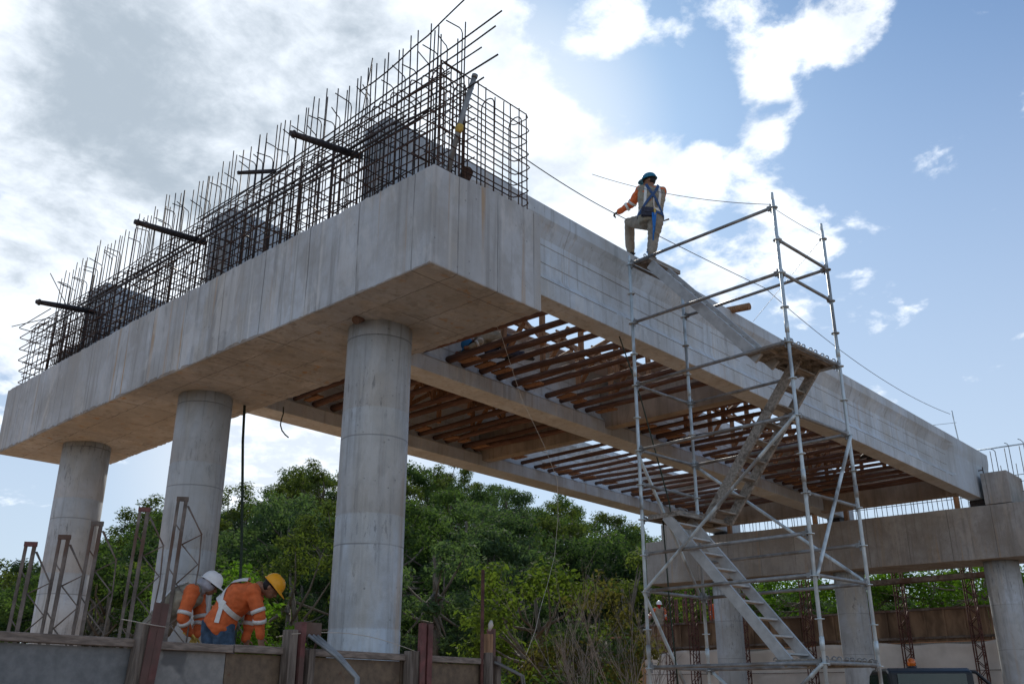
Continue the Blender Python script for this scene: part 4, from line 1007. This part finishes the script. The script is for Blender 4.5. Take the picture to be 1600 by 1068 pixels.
    for S_ in 'RL':
        toe = Vector(opt.get('toe'+S_, (fw.x, fw.y, 0))); toe = Vector((toe.x, toe.y, opt.get('toez', 0))).normalized(); an = J['ank'+S_]
        m = MB(); limb(m, [an+(J['knee'+S_]-an).normalized()*.09, an-Vector((0, 0, .01))], [.056, .052]); limb(m, [an-toe*.05-Vector((0, 0, .035)), an+toe*.06-Vector((0, 0, .03)), an+toe*.155-Vector((0, 0, .042))], [.046, .048, .040])
        bo = remesh(m, 'boot', M[opt.get('boot', 'boot')], root, vox, 2)
        sd = Vector((toe.y, -toe.x, 0)); Rb = Matrix((toe, -sd, Vector((0, 0, 1)))).transposed()
        MB().box(an+toe*.055-Vector((0, 0, .082)), (.30, .09, .022), Rb).build('sole', M['tyre'], bo, bevel=.006)
        if opt.get('gloves') and 'nofing' not in opt:
            hd = (J['hand'+S_]-J['wr'+S_]).normalized(); wr = J['wr'+S_]
            MB().tube([wr-hd*.05, wr+hd*.01], [.046, .038], 14).build('glove_cuff', M[opt['gloves']], root)
    if opt.get('gloves'):
        # gloves: paint the hands of the one body mesh with the glove fabric
        body.data.materials.append(M[opt['gloves']]); org = ORG[body.name]
        for p in body.data.polygons:
            c = p.center+org
            for S_ in 'RL':
                hd = (J['hand'+S_]-J['wr'+S_]).normalized()
                if (c-J['wr'+S_]).dot(hd) > -.01 and (c-J['wr'+S_]).length < .24: p.material_index = 1
    if opt.get('badge'): 
        c = shR.lerp(J['elR'], .5); b0 = J['chest']+rt*.17+fw*.05-up*.02; MB().box(b0, (.02, .07, .09), Matrix((rt, fw, up)).transposed()).build('badge', M['badge'], root, bevel=.004)
    return root

# the man stepping from the scaffold board on to the outer girder
kR = Vector((.669, -.743, 0))
person(dict(ankR=(5.53, .885, 2.375), kneeR=(5.665, .92, 2.755), hipR=(5.72, .92, 3.04), hipL=(5.70, 1.06, 3.1), kneeL=(5.80, 1.46, 3.275), ankL=(6.03, 1.62, 2.885), pelvis=(5.715, .985, 3.12), waist=(5.735, .985, 3.29),
            chest=(5.785, .985, 3.53), neck=(5.815, 1.0, 3.755), head=(5.83, 1.03, 3.915), shR=(5.95, .85, 3.66), shL=(5.68, 1.15, 3.66), elR=(6.03, 1.06, 3.43), wrR=(5.99, 1.26, 3.35), handR=(5.94, 1.33, 3.34), elL=(5.745, 1.36, 3.56), wrL=(5.685, 1.575, 3.475), handL=(5.667, 1.66, 3.45)),
       'worker in blue hard hat and harness stepping from the scaffold to the outer girder', (-.35, .90, -.12),
       dict(shirt='orange', trousers='trouser', vest='khaki', hat='hatblue', harness=True, gloves='gloved', boot='bootk', toeR=(.55, .83, 0), toeL=(.45, .9, 0), hu=(0, -.05, 1), sw=.175, bulk=1.14, wide=.008, curl=.9, palmL=(.3, .2, -1), bands=((0, 1, .90), (1, 2, .34))))
def shift(d, **J): return {k: tuple(Vector(v)+Vector(d)) for k, v in J.items()}
# two men bending over the front formwork
tz = TZ+.09
person(dict(ankR=(-.10, 2.93, tz), kneeR=(-.07, 2.94, -3.84), hipR=(-.11, 2.94, -3.41), hipL=(-.12, 3.14, -3.40), kneeL=(-.11, 3.16, -3.84), ankL=(-.14, 3.16, tz), pelvis=(-.121, 3.02, -3.40), waist=(-.085, 2.97, -3.255),
            chest=(.015, 2.85, -3.105), neck=(.115, 2.74, -3.03), head=(.215, 2.64, -3.025), shR=(.02, 2.62, -3.06), shL=(.20, 2.90, -3.06), elR=(.06, 2.59, -3.33), wrR=(.125, 2.64, -3.55), handR=(.15, 2.63, -3.65), elL=(.19, 2.95, -3.33), wrL=(.16, 2.96, -3.56), handL=(.17, 2.93, -3.66)),
       'bending worker in orange jacket, blue jeans and yellow hard hat', (.62, -.45, -.75),
       dict(shirt='orange', trousers='jeans', hat='hatyellow', backbands=True, jacket=True, boot='boot', sw=.175, bulk=1.13, toeR=(.67, -.74, 0), toeL=(.67, -.74, 0), palmR=(.3, -.3, -1), palmL=(.3, -.3, -1), hu=(.55, -.5, .62), curl=.5))
person(shift((-.075, .085, 0), ankR=(-.36, 3.70, tz), kneeR=(-.30, 3.70, -3.83), hipR=(-.318, 3.77, -3.40), hipL=(-.25, 3.93, -3.38), kneeL=(-.20, 3.92, -3.82), ankL=(-.26, 3.94, tz), pelvis=(-.285, 3.84, -3.40), waist=(-.23, 3.78, -3.265),
            chest=(-.115, 3.65, -3.085), neck=(-.01, 3.56, -2.99), head=(.075, 3.47, -2.945), shR=(-.13, 3.42, -3.05), shL=(.07, 3.70, -3.05), elR=(-.225, 3.45, -3.335), wrR=(-.10, 3.50, -3.49), handR=(-.02, 3.50, -3.55), elL=(.13, 3.68, -3.34), wrL=(.04, 3.60, -3.52), handL=(-.01, 3.56, -3.60)),
       'bending worker in white hard hat, grey neck cloth and khaki vest', (.66, -.55, -.50),
       dict(shirt='orange', trousers='trouser', vest='khaki', hat='hatwhite', neckcloth='neck', gloves='glove', badge=True, sw=.18, bulk=1.13, toeR=(.67, -.74, 0), toeL=(.67, -.74, 0), hu=(.35, -.30, .85), curl=.5))
def stand(x, y, z, face, lab, opt, h=1.0, lean=0.0, arms='down'):
    f = Vector((face[0], face[1], 0)).normalized(); r = Vector((f.y, -f.x, 0)); B = Vector((x, y, z))
    P = lambda a, b, c: tuple(B+r*a*h+f*(b*h+lean*max(0, c-.8))+Vector((0, 0, c*h)))
    J = dict(ankR=P(.11, 0, .09), kneeR=P(.10, .03, .48), hipR=P(.095, 0, .88), ankL=P(-.11, 0, .09), kneeL=P(-.10, .03, .48), hipL=P(-.095, 0, .88), pelvis=P(0, 0, .94), waist=P(0, 0, 1.10), chest=P(0, 0, 1.30), neck=P(0, .02, 1.49), head=P(0, .05, 1.63), shR=P(.19, 0, 1.44), shL=P(-.19, 0, 1.44))
    if arms == 'out': J.update(elR=P(.38, .12, 1.22), wrR=P(.52, .25, 1.06), handR=P(.56, .32, 1.04), elL=P(-.26, .08, 1.17), wrL=P(-.22, .28, 1.05), handL=P(-.20, .36, 1.04))
    else: J.update(elR=P(.25, -.02, 1.16), wrR=P(.27, .08, .92), handR=P(.27, .12, .83), elL=P(-.25, -.02, 1.16), wrL=P(-.27, .08, .92), handL=P(-.27, .12, .83))
    o = dict(vox=.018, nofing=1); o.update(opt); return person(J, lab, (f.x, f.y, -.15), o)
stand(26.75, 15.12, FZ+.06, (-.75, -.66), 'distant worker in white hard hat and orange shirt standing above the retaining wall', dict(shirt='orange', trousers='trouser', vest='khaki', hat='hatwhite', skin='red'), 1.0, arms='out')
stand(27.4, 12.9, FZ+.12, (-.75, -.66), 'distant worker with yellow hard hat half hidden behind the scaffold corner post', dict(shirt='orange', trousers='trouser', hat='hatyellow'), 1.0)
stand(17.3, 2.35, GT-1.28, (.4, .9), 'worker with only a yellow hard hat showing over the outer girder', dict(shirt='orange', trousers='trouser', hat='hatyellow'), 1.0)

# a man kneeling on the log joists, seen from below between them
person(shift((.35, .30, -.02), ankR=(5.95, 4.30, 1.83), kneeR=(5.62, 4.55, 1.84), hipR=(5.80, 4.50, 2.10), ankL=(6.08, 4.08, 1.83), kneeL=(5.76, 4.33, 1.84), hipL=(5.9, 4.35, 2.10), pelvis=(5.86, 4.42, 2.14), waist=(5.72, 4.50, 2.17), chest=(5.53, 4.60, 2.13), neck=(5.36, 4.68, 2.03), head=(5.27, 4.72, 1.93),
            shR=(5.47, 4.76, 2.05), shL=(5.38, 4.50, 2.05), elR=(5.42, 4.86, 1.94), wrR=(5.25, 4.92, 1.84), handR=(5.18, 4.92, 1.82), elL=(5.28, 4.44, 1.94), wrL=(5.14, 4.56, 1.84), handL=(5.08, 4.6, 1.82)),
       'worker in bright blue hard hat kneeling on the log joists under the deck', (-.6, .35, -.72), dict(shirt='khaki', trousers='pouch', hat='hatblue2', vox=.014, nofing=1, sw=.165, toeR=(.8, -.5, 0), toeL=(.8, -.5, 0), hu=(-.6, .3, .6)))
M['ply_sunlit'] = simple('plywood coloured sunlit orange', (.55, .15, .05), .8, 0, .15, 9, .2)  # sunlight coming through the deck is put into this orange base colour
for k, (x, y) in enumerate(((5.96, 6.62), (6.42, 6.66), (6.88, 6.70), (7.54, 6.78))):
    o = MB().box((x, y, 1.76), (.30, .22, .025)).box((x+.02, y+.16, 1.765), (.10, .12, .02)).build('board_offcut', M['ply_sunlit'], loc=(x, y, 1.75)); tag(o, 'small board offcut with sunlit orange put into its colour, lying on the joists just behind the middle girder', 'board', 'orange offcuts on the joists')

# ------------------------------------------------------------------ trees
def leaf_mesh(name, seed, clumps, per, size, flat=.55):
    """many small leaf sprays scattered through the clumps of a crown"""
    g = np.random.default_rng(seed); cen = []; nor = []
    for c, r in clumps:
        n = int(per*(r/1.2)**2); d = g.normal(size=(n, 3)); d /= np.linalg.norm(d, axis=1)[:, None]
        rad = r*(g.random(n)**.40)*g.uniform(.75, 1.12, n); p = np.array(c)+d*rad[:, None]*np.array([1, 1, .72])
        k = g.random(n) < (.55+.45*(d[:, 2] > -.3)); p, d = p[k], d[k]
        cen.append(p); nor.append(d+g.normal(size=d.shape)*flat+np.array([0, 0, .45]))
    cen = np.concatenate(cen); nor = np.concatenate(nor); nor /= np.linalg.norm(nor, axis=1)[:, None]; n = len(cen)
    t = g.normal(size=(n, 3)); t -= nor*(t*nor).sum(1)[:, None]; t /= np.linalg.norm(t, axis=1)[:, None]; b = np.cross(nor, t)
    s = (size*g.uniform(.6, 1.35, n))[:, None]; w = .42
    vs = np.stack([cen-t*s*.5, cen+b*s*w*.5-nor*s*.08, cen+t*s*.5-nor*s*.12, cen-b*s*w*.5-nor*s*.08], 1).reshape(-1, 3)
    me = bpy.data.meshes.new(name); me.vertices.add(len(vs)); me.vertices.foreach_set('co', vs.ravel())
    me.loops.add(4*n); me.loops.foreach_set('vertex_index', np.arange(4*n)); me.polygons.add(n)
    me.polygons.foreach_set('loop_start', np.arange(n)*4); me.polygons.foreach_set('loop_total', np.full(n, 4)); me.update(calc_edges=True); me.validate()
    return me
def crown_plan(seed, h, r, n, low=.30):
    g = random.Random(seed); out = []
    lx, ly = g.uniform(-.15, .15), g.uniform(-.15, .15)
    while len(out) < n:
        u = Vector((g.gauss(0, 1), g.gauss(0, 1), g.gauss(0, 1))).normalized(); q = g.uniform(.45, 1.0)**.6
        z = h*(low+(1-low)*(.5+.5*u.z*q)*.86); taper = 1.0-.35*max(0, (z/h-.6)/.4)
        c = (u.x*r*q*taper+lx*z, u.y*r*q*taper+ly*z, z)
        out.append((c, g.uniform(.17, .34)*r))
    return out
def trunk_mesh(name, plan, h, r, seed):
    g = random.Random(seed); m = MB(); b = .028*h
    pts = [(0, 0, -.8), (g.uniform(-.1, .1), g.uniform(-.1, .1), h*.2), (g.uniform(-.25, .25), g.uniform(-.25, .25), h*.45), (g.uniform(-.3, .3), g.uniform(-.3, .3), h*.72)]
    m.tube(pts, [b, b*.8, b*.55, b*.25], 8)
    for c, _ in plan[::2]:
        c = Vector(c); k = g.uniform(.30, .75); a = Vector(pts[1]).lerp(Vector(pts[3]), k*.9); mid = a.lerp(c, .5)+Vector((g.uniform(-.2, .2), g.uniform(-.2, .2), -.15*r*.3))
        m.tube([a, mid, c], [b*.32, b*.22, b*.08], 5)
    return m.mesh(name)
class Tree:
    def __init__(s, seed, h, r, n, per, size, mat, low=.3, bark='bark'):
        plan = crown_plan(seed, h, r, n, low); s.crown = leaf_mesh('crown', seed, plan, per, size); s.crown.materials.append(mat)
        s.trunk = trunk_mesh('trunk', plan, h, r, seed); s.trunk.materials.append(M[bark])
    def put(s, name, loc, rz, sc, label, cat='tree', group=None):
        root = thing(name, loc, label, cat, group); root.rotation_euler.z = rz; root.scale = sc
        for nm, me in (('crown', s.crown), ('trunk', s.trunk)):
            o = bpy.data.objects.new(nm, me); C.objects.link(o); o.parent = root
        return root
def at(px, d): v = ray(px, 700); h = math.hypot(v.x, v.y); return CAM.x+v.x/h*d, CAM.y+v.y/h*d
kinds = []
for k, (h, r, n, low) in enumerate(((8.6, 3.5, 34, .22), (7.8, 3.9, 36, .2), (9.6, 3.2, 34, .2), (8.2, 3.7, 38, .18))):
    kinds.append([Tree(100+k*7+q, h, r, n, 430, .25, M['leafs'][k], low) for q in (0, 1)])
KL = ['mid green forest tree on the wooded hillside behind the bridge', 'dark green forest tree on the wooded hillside behind the bridge', 'tall olive green forest tree on the wooded hillside behind the bridge', 'blue green forest tree on the wooded hillside behind the bridge']
KG = ['mid green hillside trees', 'dark green hillside trees', 'olive hillside trees', 'blue green hillside trees']
def forest():
    g = random.Random(11); d = 46.0; cnt = 0
    while d < 109:
        step = 5.2*(1+(d-46)/160); az = .20+g.uniform(0, step/d)
        while az < 1.33:
            dd = d+g.uniform(-2.2, 2.2); x, y = CAM.x+math.cos(az)*dd, CAM.y+math.sin(az)*dd; z = groundz(x, y)-.3
            k = g.choices((0, 1, 2, 3), (4, 4, 3, 2))[0]; s = g.uniform(.80, 1.14)
            lim = CAM.z+dd*skyline(az)*g.uniform(.86, 1.03)+.4; s = max(.42, min(s, (lim-z)/8.4))
            kinds[k][g.randrange(2)].put('forest_tree', (x, y, z), g.uniform(0, 6.28), (s*g.uniform(.9, 1.12), s*g.uniform(.9, 1.12), s), KL[k], 'tree', KG[k])
            az += step/d*g.uniform(.75, 1.25); cnt += 1
        d += 5.6*(1+(d-46)/170)
    return cnt
forest()
def specials():
    put = lambda T, nm, px, d, z, sc, lab, cat='tree', grp=None, rz=0: T.put(nm, (*at(px, d), z), rz, sc if isinstance(sc, tuple) else (sc,)*3, lab, cat, grp)
    yel = Tree(301, 6.2, 2.7, 30, 420, .21, M['leafyel'], .18); put(yel, 'leafy_tree', 842, 29, -5.6, (1, 1, .98), 'yellow green tree right of the tall rod, its crown lit by the sky')
    gg = Tree(305, 8.5, 2.6, 36, 480, .24, M['leafs'][3], .12); put(gg, 'leafy_tree', 688, 40, -4.6, (1.02, 1.02, .98), 'tall grey green tree just beyond the nearest column', rz=1)
    gg2 = Tree(309, 8.0, 3.0, 34, 420, .24, M['leafs'][1], .12); put(gg2, 'leafy_tree', 770, 43, -4.8, 1.0, 'dark green tree standing behind the tall thin rod', rz=2)
    lg = Tree(311, 6.0, 2.6, 34, 430, .22, M['leafbright'], .10); put(lg, 'leafy_tree', 405, 36, -4.4, (1.0, 1.0, .96), 'bright green tree between the green rope and the yellow helmeted worker', rz=3)
    ol = Tree(313, 7.2, 3.0, 36, 430, .23, M['leafs'][2], .1); put(ol, 'leafy_tree', 475, 40, -4.4, 1.0, 'olive green tree left of the nearest column, its twigs showing', rz=4)
    t5 = Tree(317, 7.4, 3.0, 36, 430, .24, M['leafs'][0], .1); put(t5, 'leafy_tree', 205, 42, -4.5, .94, 'green tree between the farthest and the middle columns', rz=.5)
    put(t5, 'leafy_tree', 20, 40, -4.5, .68, 'green tree at the edge of the picture beyond the outermost lattice frame', rz=2.5)
    br = Tree(321, 4.6, 2.5, 30, 480, .20, M['leafbright'], .12)
    for px, d, s, lab in ((1225, 42, .95, 'bright green tree above the far wall behind the scaffold corner'), (1330, 44, 1.0, 'bright green tree above the far wall beside the middle far column'), (1415, 43, .98, 'bright green tree above the far wall behind the dark lattice post'), (1495, 42, 1.05, 'bright green tree above the far wall beside the far column nearest the camera'), (1590, 42, .95, 'bright green tree above the far wall at the edge of the picture'), (1150, 44, .9, 'bright green tree above the far wall behind the stair foot')):
        put(br, 'leafy_tree', px, d, FZ-.3, (s, s, s*.92), lab, 'tree', None, px*.7)
    bu = Tree(331, 4.6, 2.3, 30, 480, .17, M['leafbrown'], .06); put(bu, 'leafy_shrub', 905, 27, -5.7, (.85, .85, 1.16), 'dry olive shrub against the scaffold post, above the bare branches', 'shrub')
    b2 = Tree(333, 3.9, 2.2, 28, 480, .16, M['leafs'][3], .05); put(b2, 'leafy_shrub', 868, 25.5, -5.75, (1, 1, 1.0), 'grey green shrub between the yellow green tree and the bare shrub', 'shrub')
    b3 = Tree(337, 1.9, 1.25, 18, 420, .12, M['leafbright'], .05)
    for px, d, s, lab in ((655, 22, .95, 'low bright shrub behind the red post of the formwork wall'), (725, 23, 1.0, 'low bright shrub behind the wall between the red post and the tall rod'), (765, 22.5, .85, 'low bright shrub at the foot of the tall rod')):
        put(b3, 'leafy_shrub', px, d, -5.2, (s, s, s), lab, 'shrub', None, px*.3)
    b4 = Tree(341, 2.6, 1.9, 24, 460, .15, M['leafs'][1], .05)
    for px, d, lab in ((850, 22, 'low dark shrub past the end of the formwork wall'), (915, 23, 'low dark shrub under the bare branches'), (935, 31, 'low dark shrub below the projecting brown plank')): put(b4, 'leafy_shrub', px, d, -5.8, (1, 1, .92), lab, 'shrub', None, px*.2)
    # bare shrub: pale branching twigs
    root = thing('bare_shrub', (*at(948, 21.5), -5.7), 'bare pale grey shrub of thin twigs beside the scaffold tower', 'shrub'); g = random.Random(5); B = ORG[root.name]
    def branch(m, p, d, L, r, depth):
        pts = [p]; dd = d.copy()
        for i in range(4): dd = (dd+Vector((g.uniform(-.14, .14), g.uniform(-.14, .14), g.uniform(-.02, .12)))).normalized(); pts.append(pts[-1]+dd*L/4)
        m.tube(pts, [r*(1-.13*i) for i in range(5)], 5)
        if depth:
            for _ in range(3 if depth > 1 else 4):
                q = pts[g.choice((2, 3, 3, 4))]; nd = (dd+Vector((g.uniform(-.6, .6), g.uniform(-.6, .6), g.uniform(-.15, .5)))).normalized(); branch(m, q, nd, L*g.uniform(.5, .8), r*.55, depth-1)
    for k in range(11):
        m = MB(); a = g.uniform(0, 6.28); s = g.uniform(.25, .75)
        branch(m, B+Vector((math.cos(a)*.15, math.sin(a)*.15, 0)), Vector((math.cos(a)*s-.22*.67*.8, math.sin(a)*s+.22*.743*.8, 1)).normalized(), g.uniform(1.5, 2.1), .020, 3); m.build('branch', M['palebark'], root)
specials()
